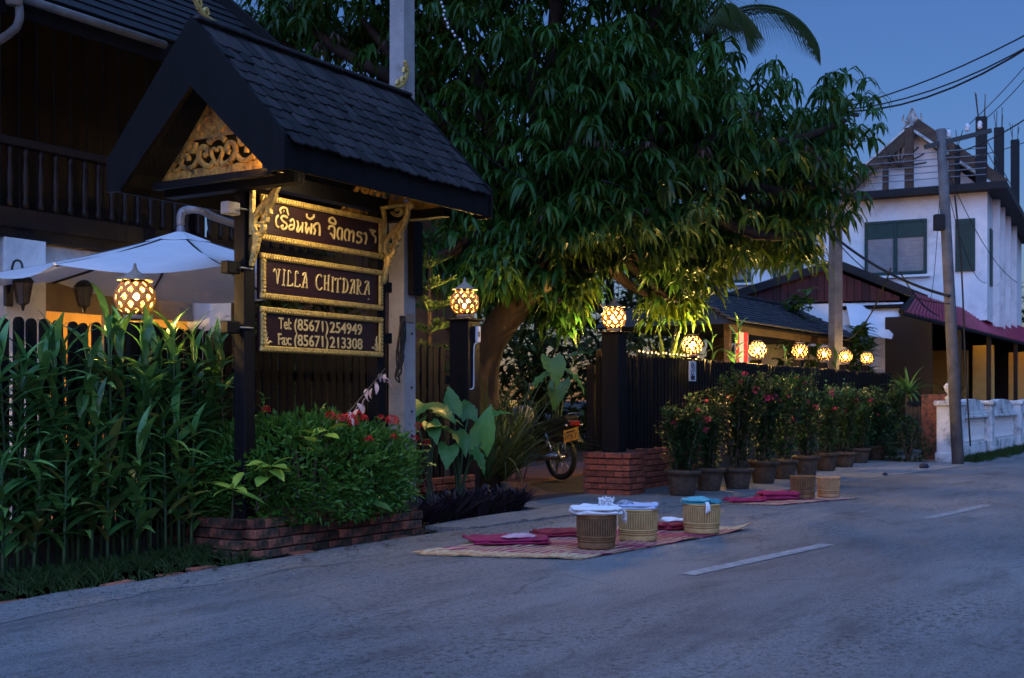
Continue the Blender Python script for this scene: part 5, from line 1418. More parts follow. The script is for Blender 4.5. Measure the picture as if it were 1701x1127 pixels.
# gravel and crumbs along the road edge
b = MB()
for i in range(900):
    u = rnd.uniform(-2, 6); v = 1.12 + abs(rnd.gauss(0, .35)) + max(0, u - 2.3) * .15; p = S(u, v, .004); s = rnd.uniform(.003, .011)
    Mx = Matrix.Translation(p) @ Matrix.Rotation(rnd.uniform(0, 6), 4, 'Z'); b.add([(-s, -s * .7, 0), (s, -s * .5, 0), (s * .8, s, 0), (-s * .6, s * .8, 0), (0, 0, s * .9)], [(0, 1, 4), (1, 2, 4), (2, 3, 4), (3, 0, 4)], Mx)
kind(b.build('gravel', M['pavement']), 'stuff')
b = MB()
for i in range(70):
    u = rnd.uniform(-1, 5.5); v = 1.1 + abs(rnd.gauss(0, .25)) + max(0, u - 2.3) * .15
    leaf_geo(b, rnd.uniform(.04, .10), .022, R(5), R(-5), .3, 3, rotM(rnd.uniform(0, 6.28), S(u, v, .012)), .9)
kind(b.build('fallen_leaves', M['dead_leaf']), 'stuff')

# ------------------------------------------------------------------ parked motorbike behind the gate
mo = thing('motorbike', 'dark motorbike with a yellow number plate parked behind the open gate', 'motorbike', S(u_at(905, -.9), -.9, .006), 0)
gb = G(905, 795); mo.location = ((882 - CX) / F_PX * 16.2, 16.2, -.005); mo.rotation_euler = (0, 0, R(-50))     # local +x = rear of the bike
tyre = MB(); pts = [(.255 * math.cos(a / 28 * 2 * math.pi), 0, .255 * math.sin(a / 28 * 2 * math.pi)) for a in range(29)]; tyre.tube(pts, .036, 8, False)
tym = tyre.mesh('tyre', M['rubber'], True)
rim = MB(); rim.tube([(p[0] * .86, 0, p[2] * .86) for p in pts], .012, 6, False)
for k in range(9):
    a = k / 9 * 6.283; rim.tube([(0, 0, 0), (.215 * math.cos(a), 0, .215 * math.sin(a))], .006, 5)
rim.lathe([(0, -.04), (.045, -.04), (.045, .04), (0, .04)], 14, M=Matrix.Rotation(R(90), 4, 'X')); rimm = rim.mesh('rim', M['chrome'], True)
for x in (-.60, .60):
    w = put('wheel', tym, mo, (x, 0, .292)); put('rim', rimm, w)
def side_body(name, poly, w, m, z=0, bev=None):
    b = MB(); b.prism(poly, w, Matrix.Translation((0, -w / 2, 0))); o = b.build(name, m, mo)
    md = o.modifiers.new('bevel', 'BEVEL'); md.width = .015; md.segments = 2; md.limit_method = 'ANGLE'; return o
side_body('rear_body', [(.02, .62), (.18, .66), (.55, .74), (.82, .80), (.86, .76), (.70, .66), (.45, .54), (.15, .46), (.02, .50)], .20, M['mat_black'])
side_body('seat', [(-.02, .70), (.10, .73), (.35, .77), (.62, .82), (.80, .85), (.82, .81), (.55, .745), (.18, .665), (0, .64)], .23, M['rubber'])
side_body('leg_shield', [(-.50, .86), (-.42, .90), (-.30, .62), (-.22, .40), (-.30, .34), (-.36, .50)], .36, M['mat_black'])
side_body('engine', [(-.20, .30), (.22, .32), (.25, .46), (.0, .52), (-.22, .46)], .20, M['black_metal'])
side_body('front_cowl', [(-.56, .90), (-.50, 1.04), (-.38, 1.06), (-.36, .92), (-.45, .82)], .20, M['mat_black'])
side_body('front_mudguard', [(-.86, .50), (-.74, .60), (-.56, .62), (-.40, .52), (-.44, .50), (-.58, .575), (-.72, .56), (-.83, .47)], .10, M['mat_black'])
side_body('rear_mudguard', [(.66, .70), (.78, .72), (.98, .52), (.95, .49), (.80, .62)], .12, M['mat_black'])
MB().tube([(-.46, 0, .92), (-.60, 0, .292)], .028, 8).tube([(-.44, .05, .9), (-.60, .06, .292)], .02, 7).tube([(-.44, -.05, .9), (-.60, -.06, .292)], .02, 7).build('fork', M['chrome'], mo, True)
MB().tube(smooth_pts([(-.28, -.34, 1.0), (-.36, -.2, 1.04), (-.42, 0, 1.02), (-.36, .2, 1.04), (-.28, .34, 1.0)], 4), .013, 7).build('handlebar', M['black_metal'], mo, True)
for s in (1, -1):
    mi = MB().tube([(-.34, s * .22, 1.04), (-.36, s * .28, 1.20)], .006, 6).lathe([(0, -.012), (.055, -.01), (.06, 0), (.05, .008), (0, .01)], 14, M=Matrix.Translation((-.35, s * .31, 1.22)) @ Matrix.Rotation(R(80), 4, 'Y')).build('mirror', M['black_metal'], mo, True)
    MB().tube([(.60, s * .12, .292), (.42, s * .13, .66)], .022, 8).build('shock_absorber', M['chrome'], mo, True)
MB().tube([(.0, -.13, .28), (.3, -.15, .27), (.72, -.16, .33)], [.02, .035, .05], 9).build('exhaust', M['chrome'], mo, True)
MB().bbox((.86, 0, .745), (.05, .16, .07), .012).build('tail_light', mat('tail_lens', (.16, .01, .01), (.1, .008, .008), .2, 9), mo)
for s in (1, -1): MB().lathe([(0, -.02), (.026, -.01), (.03, .015), (0, .02)], 10, M=Matrix.Translation((.84, s * .13, .72))).build('indicator', M['chrome'], mo, True)
MB().tube([(.1, -.1, .28), (.16, -.26, .02)], .010, 6).build('kick_stand', M['black_metal'], mo, True)
MB().tube([(.70, -.02, .82), (.86, -.10, .88), (.86, .10, .88), (.70, .02, .82)], .010, 6).build('grab_rail', M['chrome'], mo, True)
pl_ = MB().bbox((0, 0, 0), (.22, .008, .17), .003).build('number_plate', M['plate'], mo, False, (.90, -.10, .60), (R(-18), R(-14), R(18)))
b = MB(); b.ribbon([(-.07, .045), (.07, .045)], .022, .002)
for q in ([(-.08, -.05), (-.08, -.01), (-.045, -.01), (-.045, -.05)], [(-.015, .005), (-.045, .005)], [(.02, .01), (.0, .01), (.0, -.015), (.025, -.02), (.02, -.05), (-.005, -.052)], [(.045, .01), (.085, .01), (.06, -.052)]):
    b.ribbon(q, .013, .002)
b.build('plate_marks', M['ink'], pl_, False, (0, -.0045, 0))
bag = side = puff('cloth_bundle', M['towel_white'], .26, .20, .24, 51, .3, (mo.location.x - .10, mo.location.y + .12, .72), None, 1, 2.6, 'pale grey cloth cover lying over the motorbike seat', 'cloth', None, .5)
bag.data.materials[0] = mat('grey_cloth', (.26, .25, .27), (.18, .17, .19), .9, 9)

# ------------------------------------------------------------------ lattice screen and garden wall in the courtyard behind the driveway
sc_ = thing('lattice_screen', 'dark red lattice screen in the courtyard beyond the driveway', 'screen', S(6.6, -3.9, 0), SROT)
for k in range(26): MB().box((k * .10, 0, 1.05), (.028, .02, 1.5)).build('lath', M['dark_red'], sc_)
for k in range(15): MB().box((1.25, -.022, .35 + k * .10), (2.6, .02, .028)).build('lath', M['dark_red'], sc_)
MB().box((1.25, .0, .17), (2.7, .05, .34)).box((1.25, 0, 1.84), (2.7, .06, .07)).build('frame', M['dark_wood'], sc_)
gw = thing('garden_wall', 'building wall coloured dark for shade, dimly seen through the garden leaves', 'wall', S(5.0, -6.2, 0), SROT)
MB().box((3.5, 0, 1.6), (9, .2, 3.2)).build('wall', M['beam_wood'], gw)  # pale wall given a dark wood colour to stand in for garden shade
# ------------------------------------------------------------------ big wooden house on the left (local x = u, y = -v)
HV = -2.6
hs = thing('wooden_house', 'dark wooden house with an upstairs balcony and white ground floor behind the white parasol', 'house', S(0, HV, 0), SROT)
# upper storey back wall in planks, balcony floor, eave
for i in range(46): MB().bbox((-5 + i * .215, 1.75, 4.1), (.205, .03, 3.0), .004).build('plank', M['brown_wood'], hs)
for i in range(24): MB().bbox((4.98 + i * .215, 1.75, 3.3), (.205, .03, 1.4), .004).build('plank', M['brown_wood'], hs)
MB().box((0, 1.0, 2.60), (10.6, 2.4, .16)).box((0, -.12, 2.56), (10.6, .10, .26)).build('balcony_floor', M['brown_wood'], hs)
bal = MB().lathe([(.0, 0), (.030, 0), (.030, .07), (.018, .10), (.026, .16), (.030, .26), (.020, .38), (.016, .44), (.028, .48), (.028, .54), (0, .54)], 9).mesh('baluster', M['brown_wood'], True)
for i in range(58): put('baluster', bal, hs, (-4.2 + i * .155, -.10, 2.69))
MB().bbox((.2, -.10, 3.265), (9.6, .10, .07), .01).build('hand_rail', M['brown_wood'], hs)
for x in (-2.4, .0, 3.0): MB().bbox((x, .0, 3.6), (.13, .13, 2.0), .01).build('balcony_post', M['brown_wood'], hs)
# roof with lapped tile courses
rs_ = R(40); b = MB()
ex0, ex1 = -5.0, 4.35; e0y, ez = -.35, 4.47
nr = 24; base_m = Matrix.Translation((0, e0y, ez)) @ Matrix.Rotation(rs_, 4, 'X')
rq = random.Random(4)
for r_ in range(nr):
    x = ex0
    while x < ex1 - .05:
        b.box((x + .115, r_ * .20 + .12, .022), (.222, .26, .018), base_m @ Matrix.Translation((0, 0, rq.uniform(0, .006))) @ Matrix.Translation((0, r_ * .2, 0)) @ Matrix.Rotation(-.075, 4, 'X') @ Matrix.Translation((0, -r_ * .2, 0)))
        x += .23
kind(b.build('roof_tiles', M['lao_roof'], hs), 'stuff')
MB().box(((ex0 + ex1) / 2, 2.45, -.05), (ex1 - ex0, 4.9, .10), base_m).build('roof_deck', M['dark_wood'], hs)
MB().bbox((ex1 + .02, 2.45, .0), (.05, 4.9, .28), .006, base_m).build('barge_board', M['dark_wood'], hs)
gx0 = u_at(14, HV - e0y * 1.0)
gt = MB()
K = 10
for k in range(K): 
    a0, a1 = math.pi * k / K, math.pi * (k + 1) / K
gt.tube([(gx0, -.42, 4.40), (2.2, -.42, 4.40)], .038, 10); gt.build('gutter', M['old_pole'], hs, True)
MB().bbox((0, -.34, 4.36), (8.4, .03, .20), .004).build('fascia', M['dark_wood'], hs)
MB().tube(smooth_pts([(gx0 + .04, -.42, 4.38), (gx0 + .03, -.42, 4.15), (gx0 - .05, -.10, 3.95), (gx0 - .05, -.05, 3.6), (gx0 - .05, -.18, 2.0), (gx0 - .05, -.18, .05)], 4), .036, 10).build('downpipe', M['old_pole'], hs, True)
MB().lathe([(0, -.10), (.06, -.10), (.10, .08), (.10, .14), (0, .14)], 12, M=Matrix.Translation((gx0, -.42, 4.42))).build('rain_head', M['concrete'], hs, True)
# ground floor: white pillars, beam, lit doorway, lattice
xa = u_at(22, HV); xb = u_at(365, HV + .15)
for x, w in ((xa, .42), (xb, .30)):
    MB().bbox((x, .0, 1.22), (w, .34, 2.44), .01).build('pillar', M['white_wall'], hs)
xm = (xa + xb) / 2; Wd = xb - xa
MB().bbox((xm, .06, 2.30), (Wd + 3, .22, .24), .01).build('white_band', M['white_wall'], hs)
MB().box((xm, .10, 1.99), (Wd - .37, .10, .26)).build('beam', M['beige'], hs)
MB().box((xm, .06, 1.875), (Wd - .37, .06, .06)).build('blind', M['beige'], hs)
MB().box((xa - 2.6, .05, 1.2), (4.4, .12, 2.4)).build('side_wall', M['white_wall'], hs)
xd = u_at(168, HV - .2); xl = u_at(246, HV - .1)
MB().bbox((xd, .10, 1.0), (.09, .10, 1.72), .006).build('door_post', M['beam_wood'], hs)
MB().box(((xd + xl) / 2, .14, .9), (xl - xd - .09, .05, 1.75)).build('wall_panel', M['dark_wood'], hs)
MB().box(((xl + xb) / 2, .22, .9), (xb - xl - .3, .03, 1.75)).build('screen_back', M['dark_wood'], hs)
nl = int((xb - xl - .3) / .075)
for k in range(nl): MB().box((xl + .05 + k * .075, .13, .95), (.018, .016, 1.65)).build('lath', M['dark_red'], hs)
for k in range(21): MB().box(((xl + xb) / 2, .112, .18 + k * .075), (xb - xl - .3, .016, .018)).build('lath', M['dark_red'], hs)
# room behind the doorway
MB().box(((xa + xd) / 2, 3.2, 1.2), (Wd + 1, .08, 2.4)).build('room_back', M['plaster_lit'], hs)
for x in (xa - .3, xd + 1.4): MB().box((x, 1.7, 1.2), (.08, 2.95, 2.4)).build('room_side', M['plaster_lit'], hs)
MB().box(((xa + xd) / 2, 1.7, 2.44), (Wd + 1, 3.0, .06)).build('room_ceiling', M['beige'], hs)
MB().bbox((xa + 1.15, 2.4, .55), (.9, .5, 1.1), .02).build('counter', M['beam_wood'], hs)
rl = MB().lathe([(0, -.09), (.08, -.06), (.11, 0), (.08, .06), (0, .09)], 16, M=Matrix.Translation((xa + .55, 1.3, 1.62))).build('ceiling_globe', emitter('room_lamp', (1, .72, .34), 110), hs, True)
MB().tube([(xa + .55, 1.3, 1.71), (xa + .55, 1.3, 2.42)], .006, 6).build('lamp_flex', M['cable'], hs)
rl2 = MB().lathe([(0, -.09), (.08, -.06), (.11, 0), (.08, .06), (0, .09)], 16, M=Matrix.Translation((xd - .25, 2.2, 1.72))).build('ceiling_globe', emitter('room_lamp_warm', (1, .50, .12), 60), hs, True)
MB().tube([(xd - .25, 2.2, 1.81), (xd - .25, 2.2, 2.42)], .006, 6).build('lamp_flex', M['cable'], hs)
def carriage_lamp(loc, label, hang):
    t = thing('wall_lantern', label, 'lantern', loc, SROT)
    MB().lathe([(0, .20), (.012, .19), (.012, .15), (.07, .12), (.10, .085), (.085, .08), (0, .08)], 6).lathe([(0, -.16), (.01, -.15), (.02, -.11), (.05, -.095), (.05, -.085), (0, -.085)], 6).build('cap', M['black_metal'], t)
    fr_ = MB()
    for k in range(6):
        a = k * 1.047; fr_.tube([(.082 * math.cos(a), .082 * math.sin(a), .08), (.05 * math.cos(a), .05 * math.sin(a), -.09)], .006, 5)
    if hang: fr_.tube([(0, 0, .19), (0, 0, hang)], .008, 6)
    else: fr_.tube(smooth_pts([(0, 0, .19), (0, .03, .26), (0, .12, .26), (0, .16, .12), (0, .17, .0)], 3), .010, 6).bbox((0, .19, .02), (.09, .03, .26), .01)
    fr_.build('frame', M['black_metal'], t)
    MB().lathe([(.074, .078), (.046, -.085)], 6).build('glass', mat('dusty_lamp_glass', (.10, .10, .11), (.06, .06, .07), .25, 9, spec=.6), t)
carriage_lamp(S(u_at(38, HV + .40), HV + .40, z_at(38, 486, HV + .40)), 'black unlit carriage lantern bracketed on the white pillar left of the doorway', 0)
carriage_lamp(S(u_at(140, HV + .12), HV + .12, z_at(140, 492, HV + .12)), 'black unlit lantern hanging under the white parasol', .34)

# ------------------------------------------------------------------ cantilever parasol
UV_ = -1.35
pc = S(u_at(300, UV_), UV_, 0)
ub = thing('parasol', 'large white cantilever parasol behind the picket fence', 'parasol', pc, 0)
zt, zr, RR = z_at(300, 380, UV_), 2.05, 1.62
N8 = 8; off = R(22.5 + 4)
def rimp(k, r=RR): return Vector((r * math.cos(off + k * math.pi / 4), r * math.sin(off + k * math.pi / 4), 0))
b = MB()
for k in range(N8):
    p0, p1 = rimp(k), rimp(k + 1); n, m_ = 8, 10; vs = []
    for j in range(n + 1):
        f = .14 + .86 * j / n
        for i in range(m_ + 1):
            t = i / m_; c = p0.lerp(p1, t) * f; sag = math.sin(math.pi * t) * f * f
            c = c * (1 - .05 * sag)
            vs.append(Vector((c.x, c.y, zt - .03 - (zt - .03 - zr) * f ** .92 - .055 * sag - .02 * math.sin(math.pi * f))))
    b.add(vs, [(j * (m_ + 1) + i, j * (m_ + 1) + i + 1, (j + 1) * (m_ + 1) + i + 1, (j + 1) * (m_ + 1) + i) for j in range(n) for i in range(m_)])
cn = b.build('canopy', M['canvas'], ub, True)
b = MB()
for k in range(N8):
    p0, p1 = rimp(k, .30), rimp(k + 1, .30)
    b.add([Vector((0, 0, zt - .015)), Vector((p0.x, p0.y, zt - .125)), Vector(((p0.x + p1.x) / 2 * .97, (p0.y + p1.y) / 2 * .97, zt - .132)), Vector((p1.x, p1.y, zt - .125))], [(0, 1, 2), (0, 2, 3)])
b.build('vent_cap', M['canvas'], ub)
for k in range(N8):
    p = rimp(k, RR * .985); MB().tube([(p.x * .1, p.y * .1, zt - .10), (p.x * .6, p.y * .6, zt - .03 - (zt - .03 - zr) * .6 ** .92 - .03), (p.x, p.y, zr - .006)], .012, 6).build('rib', M['black_metal'], ub)
    MB().lathe([(0, -.015), (.018, -.01), (.018, .012), (0, .016)], 8, M=Matrix.Translation((p.x * 1.012, p.y * 1.012, zr + .002))).build('rib_cap', M['sign_white'], ub)
MB().lathe([(0, zt - .22), (.04, zt - .22), (.05, zt - .06), (.03, zt + .03), (0, zt + .05)], 12).build('hub', M['grey_metal'], ub, True)
mast = S(u_at(405, UV_ - .35), UV_ - .35, 0) - pc
zz = z_at(300, 350, UV_)
MB().tube(smooth_pts([(0, 0, zt + .03), (0, 0, zt + .10), (.03, .01, zz), (.16, .02, zz + .01), (mast.x * .5, mast.y * .5, zz + .03), (mast.x, mast.y, zz + .02)], 4), .036, 10).build('arm', M['grey_metal'], ub, True)
MB().tube([(mast.x, mast.y, 0), (mast.x, mast.y, zz + .15)], .045, 10).build('mast', M['grey_metal'], ub, True)
MB().bbox((mast.x, mast.y, .04), (.8, .8, .08), .02).build('base', M['concrete'], ub)

# ------------------------------------------------------------------ white house on the right
HB = R(27); HY = 28.0
hc = Vector(((1640 - CX) / F_PX * HY, HY, 0))
wh = thing('white_house', 'white two storey house with green shutters and a gable behind the power pole', 'house', hc, math.pi - HB)
HF = Vector((-math.cos(HB), math.sin(HB), 0))
def fr_t(px):
    k = (px - CX) / F_PX; return (k * hc.y - hc.x) / (HF.x - k * HF.y)
def fr_(px, py):
    t = fr_t(px); return t, CAM_H + (HZ - py) / F_PX * (hc.y + HF.y * t)
zE = CAM_H + (HZ - 318) / F_PX * HY; FL = fr_t(1120)
MB().box((FL / 2, -.12, zE / 2 + 1.45), (FL, .24, zE - 2.9)).build('front_wall', M['white_wall'], wh)
MB().box((-.06 + .18, -5.3, zE / 2 + 1.45), (.24, 10.1, zE - 2.9)).build('side_wall', M['white_wall'], wh)
MB().box((FL / 2, -5.2, zE - .05), (FL - .3, 9.8, .1)).build('ceiling', M['white_wall'], wh)
MB().box((FL / 2 - .1, -5.1, zE + .07), (FL + .7, 11.0, .16)).build('cornice', M['lao_roof'], wh)
def window(px0, px1, py0, py1, panes, hdr, lab=None, nsl=9):
    t1, z1 = fr_(px0, py0); t0, _ = fr_(px1, py0); _, z0 = fr_((px0 + px1) / 2, py1); z1 = fr_((px0 + px1) / 2, py0)[1]
    w = t1 - t0; xc = (t0 + t1) / 2; fw = .07
    b = MB()
    for x in (t0 + fw / 2, t1 - fw / 2): b.bbox((x, .03, (z0 + z1) / 2), (fw, .10, z1 - z0), .006)
    b.bbox((xc, .03, z0 + fw / 2), (w - 2 * fw, .10, fw), .006); b.bbox((xc, .03, z1 - fw / 2), (w - 2 * fw, .10, fw), .006)
    for k in range(1, panes): b.bbox((t0 + w * k / panes, .031, (z0 + z1) / 2), (.09, .10, z1 - z0 - 2 * fw), .006)
    wd = b.build('window', M['green_paint'], wh)
    zt_ = z1 - fw - hdr * (z1 - z0)
    if hdr: MB().box((xc, .04, (zt_ + z1 - fw) / 2), (w - 2 * fw, .05, z1 - fw - zt_)).build('header_panel', M['green_paint'], wd)
    MB().box((xc, .005, (z0 + zt_) / 2 + .02), (w - 2 * fw - .01, .004, zt_ - z0 - fw)).build('dark_backing', M['ink'], wd)  # flat dark sheet, painted shade of the unlit room behind the louvres
    for k in range(panes):
        a = t0 + w * k / panes + (.07 if k == 0 else .045); e = t0 + w * (k + 1) / panes - (.07 if k == panes - 1 else .045)
        for j in range(nsl):
            z = z0 + fw + (j + .5) * (zt_ - z0 - fw) / nsl
            MB().box(((a + e) / 2, .03, z), (e - a, .012, (zt_ - z0 - fw) / nsl * .96), Matrix.Translation((0, .03, z)) @ Matrix.Rotation(-.35, 4, 'X') @ Matrix.Translation((0, -.03, -z))).build('louvre', M['louvre'], wd)
    MB().bbox((xc, .05, z0 - .05), (w + .15, .12, .06), .01).build('sill', M['white_wall'], wd)
window(1437, 1540, 367, 457, 2, .27)
window(1198, 1248, 405, 470, 1, .2); window(1285, 1335, 398, 470, 1, .2)
def shutter(px0, px1, py0, py1):
    t1, z1 = fr_((px0), py0); t0, _ = fr_(px1, py0); z0 = fr_(px0, py1)[1]
    b = MB().bbox(((t0 + t1) / 2, .025, (z0 + z1) / 2), (t1 - t0, .05, z1 - z0), .006); w = b.build('shutter', M['green_paint'], wh)
    n = 14
    for j in range(n): MB().box(((t0 + t1) / 2, .052, z0 + .1 + (j + .5) * (z1 - z0 - .2) / n), (t1 - t0 - .14, .02, (z1 - z0 - .2) / n * .55), None).build('slat', M['green_paint'], w)
shutter(1587, 1620, 365, 452)
# openings and pilasters on the receding side wall
for y, h0, h1, w in ((-.75, 3.75, 5.1, .45), (-1.9, 3.75, 4.75, .45), (-3.5, 3.6, 4.8, .6)): MB().bbox((-.012, y, (h0 + h1) / 2), (.05, w, h1 - h0), .006).build('shutter', M['green_paint'], wh)
for y in (-1.35, -2.7, -4.4, -6.4): MB().bbox((-.08, y, (zE + 2.6) / 2 + .2), (.16, .22, zE - 2.6), .01).build('pilaster', M['white_wall'], wh)
vb = MB()
for i in range(18):
    for j in range(6): vb.box((-.02, -1.7 - i * .13, 2.95 + j * .11), (.03, .06, .05))
vb.build('vent_blocks', M['concrete'], wh)
# gable with its boarded face, barge boards and ridge ornament
tl, tr_ = fr_t(1395), fr_t(1628); ta, za = fr_(1512, 205); za -= .1
zb = zE + .15
MB().prism([(tl, zb), (tr_, zb), (ta, za)], -.1, Matrix.Translation((0, -.62, 0))).build('gable_wall', M['white_wall'], wh)
for s, tx in ((1, tl + .35), (-1, tr_ - .45)):
    zl = zb - .12
    d = Vector((tx - ta, 0, zl - za)); L_ = d.length; ang = math.atan2(d.z, d.x)
    Mx = Matrix.Translation((ta, 0, za + .08)) @ Matrix.Rotation(-ang, 4, 'Y')
    MB().box((L_ / 2, -.30, -.10), (L_, .06, .24), Mx).build('barge_board', M['beam_wood'], wh)
    MB().box((L_ / 2, -3.4, .06), (L_, 6.3, .05), Mx).build('roof_sheet', M['old_white'], wh)
b = MB(); Mx = Matrix.Translation((ta, -.28, za + .12))
for s in (1, -1): b.ribbon([(s * .28, -.22), (s * .10, .0), (s * .10, .14), (0, .40)], [.10, .10, .08, .02], .05, Mx); b.ribbon([(s * .1, .02), (s * .22, .12), (s * .20, .26)], [.07, .05, .02], .05, Mx)
b.add([(-.12, -.02, -.1), (.12, -.02, -.1), (0, -.02, .32)], [(0, 1, 2)], Mx)
b.build('ridge_ornament', M['old_white'], wh)
for px in (1473, 1512, 1583):
    t, _ = fr_(px, 300); z1 = {1473: fr_(1473, 255)[1], 1512: fr_(1512, 215)[1], 1583: fr_(1583, 243)[1]}[px]
    MB().bbox((t, .16, (zb + z1) / 2), (.20 if px == 1512 else .13, .14, z1 - zb), .01).build('gable_post', M['beam_wood'], wh)
fan = MB()
for k in range(9): 
    a = R(5 + 20 * k); t, z = fr_(1488, 272); fan.box((0, 0, .32), (.035, .02, .64), Matrix.Translation((t, -.50, z)) @ Matrix.Rotation(a - R(90), 4, 'Y'))
fan.build('fan_screen', M['beam_wood'], wh)
for py in (266, 277, 288, 298, 308):
    a = fr_(1448, py); e = fr_(1640, py); MB().tube([(a[0], .26, a[1]), (e[0], .26, a[1])], .012, 5).build('balcony_rail', M['grey_metal'], wh)
# unfinished columns on the roof edge, with starter bars
for i, (px, y0, y1, dep) in enumerate(((1634, 195, 305, .0), (1665, 213, 322, -4.0), (1694, 233, 340, -9.2), (1587, 243, 312, .02))):
    p = hc + Vector((-HF.y, HF.x, 0)) * 0
    loc = (fr_t(1628) if i == 0 else (.12 if i < 3 else fr_t(1583)), dep - .30, zE + .1)
    wpt = wh.matrix_basis
    wpos = Matrix.Translation(hc) @ Matrix.Rotation(math.pi - HB, 4, 'Z') @ Vector(loc)
    h = (HZ - y0) / F_PX * wpos.y + CAM_H - loc[2]
    b = MB().bbox((loc[0], loc[1], loc[2] + h / 2), (.24, .24, h), .01); c = b.build('roof_column', M['lao_roof'], wh)
    rb = MB()
    for sx in (-.07, .07):
        for sy in (-.07, .07): rb.tube([(loc[0] + sx, loc[1] + sy, loc[2] + h), (loc[0] + sx * 1.6 + rnd.uniform(-.1, .1), loc[1] + sy, loc[2] + h + rnd.uniform(.35, .6))], .010, 5)
    rb.build('starter_bars', M['beam_wood'], c)
for k in range(5): MB().tube([(.12, -.4, zE + .3 + k * .28), (.12, -8, zE + .3 + k * .28)], .012, 5).build('railing_wire', M['grey_metal'], wh)

# ------------------------------------------------------------------ low dark red gabled building in front of it
def frame_at(px, Y, ang):
    return Vector(((px - CX) / F_PX * Y, Y, 0)), math.pi - ang
lc, lr = frame_at(1512, 26.0, R(14))
lb = thing('gabled_building', 'low building with a dark red boarded gable and white cloth front beyond the pavilion', 'building', lc, lr)
LF = Vector((-math.cos(R(14)), math.sin(R(14)), 0))
def lt(px, py):
    k = (px - CX) / F_PX; t = (k * lc.y - lc.x) / (LF.x - k * LF.y); return t, CAM_H + (HZ - py) / F_PX * (lc.y + LF.y * t)
pk_, le = lt(1378, 438), lt(1205, 492); re_ = lt(1514, 492); zb2 = lt(1378, 503)[1]
MB().prism([(le[0] - .2, zb2), (re_[0] + .2, zb2), (pk_[0], pk_[1] - .12)][::1], -.08, Matrix.Translation((0, 0, 0))).build('gable_core', M['dark_wood'], lb)
nb = 22
for i in range(nb):
    x0 = re_[0] + .25 + (le[0] - re_[0] - .5) * i / nb; x1 = re_[0] + .25 + (le[0] - re_[0] - .5) * (i + 1) / nb - .012
    def zz_(x): return pk_[1] - .12 - abs(x - pk_[0]) * ((pk_[1] - le[1]) / (le[0] - pk_[0]) if x > pk_[0] else (pk_[1] - re_[1]) / (pk_[0] - re_[0]))
    b = MB(); b.prism([(x0, zb2 + .02), (x1, zb2 + .02), (x1, max(zz_(x1), zb2 + .03)), (x0, max(zz_(x0), zb2 + .03))], .03, Matrix.Translation((0, .004, 0))); b.build('gable_board', M['dark_red'], lb)
for e in (le, re_):
    d = Vector((e[0] - pk_[0], 0, e[1] - pk_[1])); L_ = d.length + .3; Mx = Matrix.Translation((pk_[0], 0, pk_[1])) @ Matrix.Rotation(-math.atan2(d.z, d.x), 4, 'Y')
    MB().box((L_ / 2, .12, -.05), (L_, .05, .16), Mx).build('barge_board', M['lao_roof'], lb)
    MB().box((L_ / 2, -1.9, .02), (L_, 4.1, .05), Mx).build('roof_sheet', M['lao_roof'], lb)
MB().box(((le[0] + re_[0]) / 2, -.1, zb2 / 2 - .02), (le[0] - re_[0] - .4, .16, zb2)).build('front_wall', M['white_wall'], lb)
b = MB(); a_, b_2 = lt(1405, 505), lt(1500, 503); c_, d_ = lt(1478, 566), lt(1412, 548); vs = []
for j in range(9):
    for i in range(9):
        s, t = i / 8, j / 8
        p0 = Vector((a_[0], a_[1])).lerp(Vector((b_2[0], b_2[1])), s); p1 = Vector((d_[0], d_[1])).lerp(Vector((c_[0], c_[1])), s); p = p0.lerp(p1, t)
        vs.append((p.x, .10 + .55 * t + .05 * math.sin(s * 9), p.y - .04 * math.sin(math.pi * s)))
b.add(vs, [(j * 9 + i, j * 9 + i + 1, (j + 1) * 9 + i + 1, (j + 1) * 9 + i) for j in range(8) for i in range(8)])
b.build('awning_cloth', M['canvas'], lb, True)

# ------------------------------------------------------------------ small tiled pavilion behind the fence
pvx = S(u_at(1330, -1.2), -1.2, 0); PR = SROT
pv = thing('pavilion', 'small wooden pavilion with a dark tiled hip roof behind the fence lanterns', 'pavilion', pvx, PR)
x0, x1 = u_at(1222, -.45) - u_at(1330, -1.2), u_at(1440, -.45) - u_at(1330, -1.2)
yf, yr, zr_, ze = -.75, .55, z_at(1300, 512, -1.75), z_at(1330, 553, -.45)
rows2 = 11; b = MB(); rq = random.Random(6); tile = None
for r_ in range(rows2):
    f0, f1 = r_ / rows2, (r_ + 1.35) / rows2
    xa0, xa1 = x0 + .55 * f0, x1 - .75 * f0
    n = int((xa1 - xa0) / .17)
    y0, y1 = yf + (yr - yf) * f0, yf + (yr - yf) * min(f1, 1); z0, z1 = ze + (zr_ - ze) * f0, ze + (zr_ - ze) * min(f1, 1)
    if tile is None:
        tb = MB(); tb.bbox((0, 0, 0), (.165, math.hypot(y1 - y0, z1 - z0), .034), .008); tile = tb.mesh('roof_tile', M['pavilion_tile'])
    for i in range(n):
        x = xa0 + (i + .5) * (xa1 - xa0) / n
        put('roof_tile', tile, pv, (x, (y0 + y1) / 2, (z0 + z1) / 2 + .03 + rq.uniform(0, .008)), (math.atan2(z1 - z0, y1 - y0) - .15, 0, 0))
MB().add([(x0, yf, ze), (x1, yf, ze), (x1 - .75, yr, zr_), (x0 + .55, yr, zr_), (x0, 2 * yr - yf, ze), (x1, 2 * yr - yf, ze)], [(0, 1, 2, 3), (1, 5, 2), (5, 4, 3, 2), (4, 0, 3), (0, 4, 5, 1)]).build('roof_deck', M['lao_roof'], pv)
MB().tube([(x0 + .5, yr, zr_ + .05), (x1 - .7, yr, zr_ + .05)], .06, 8).build('ridge_cap', M['lao_roof'], pv)
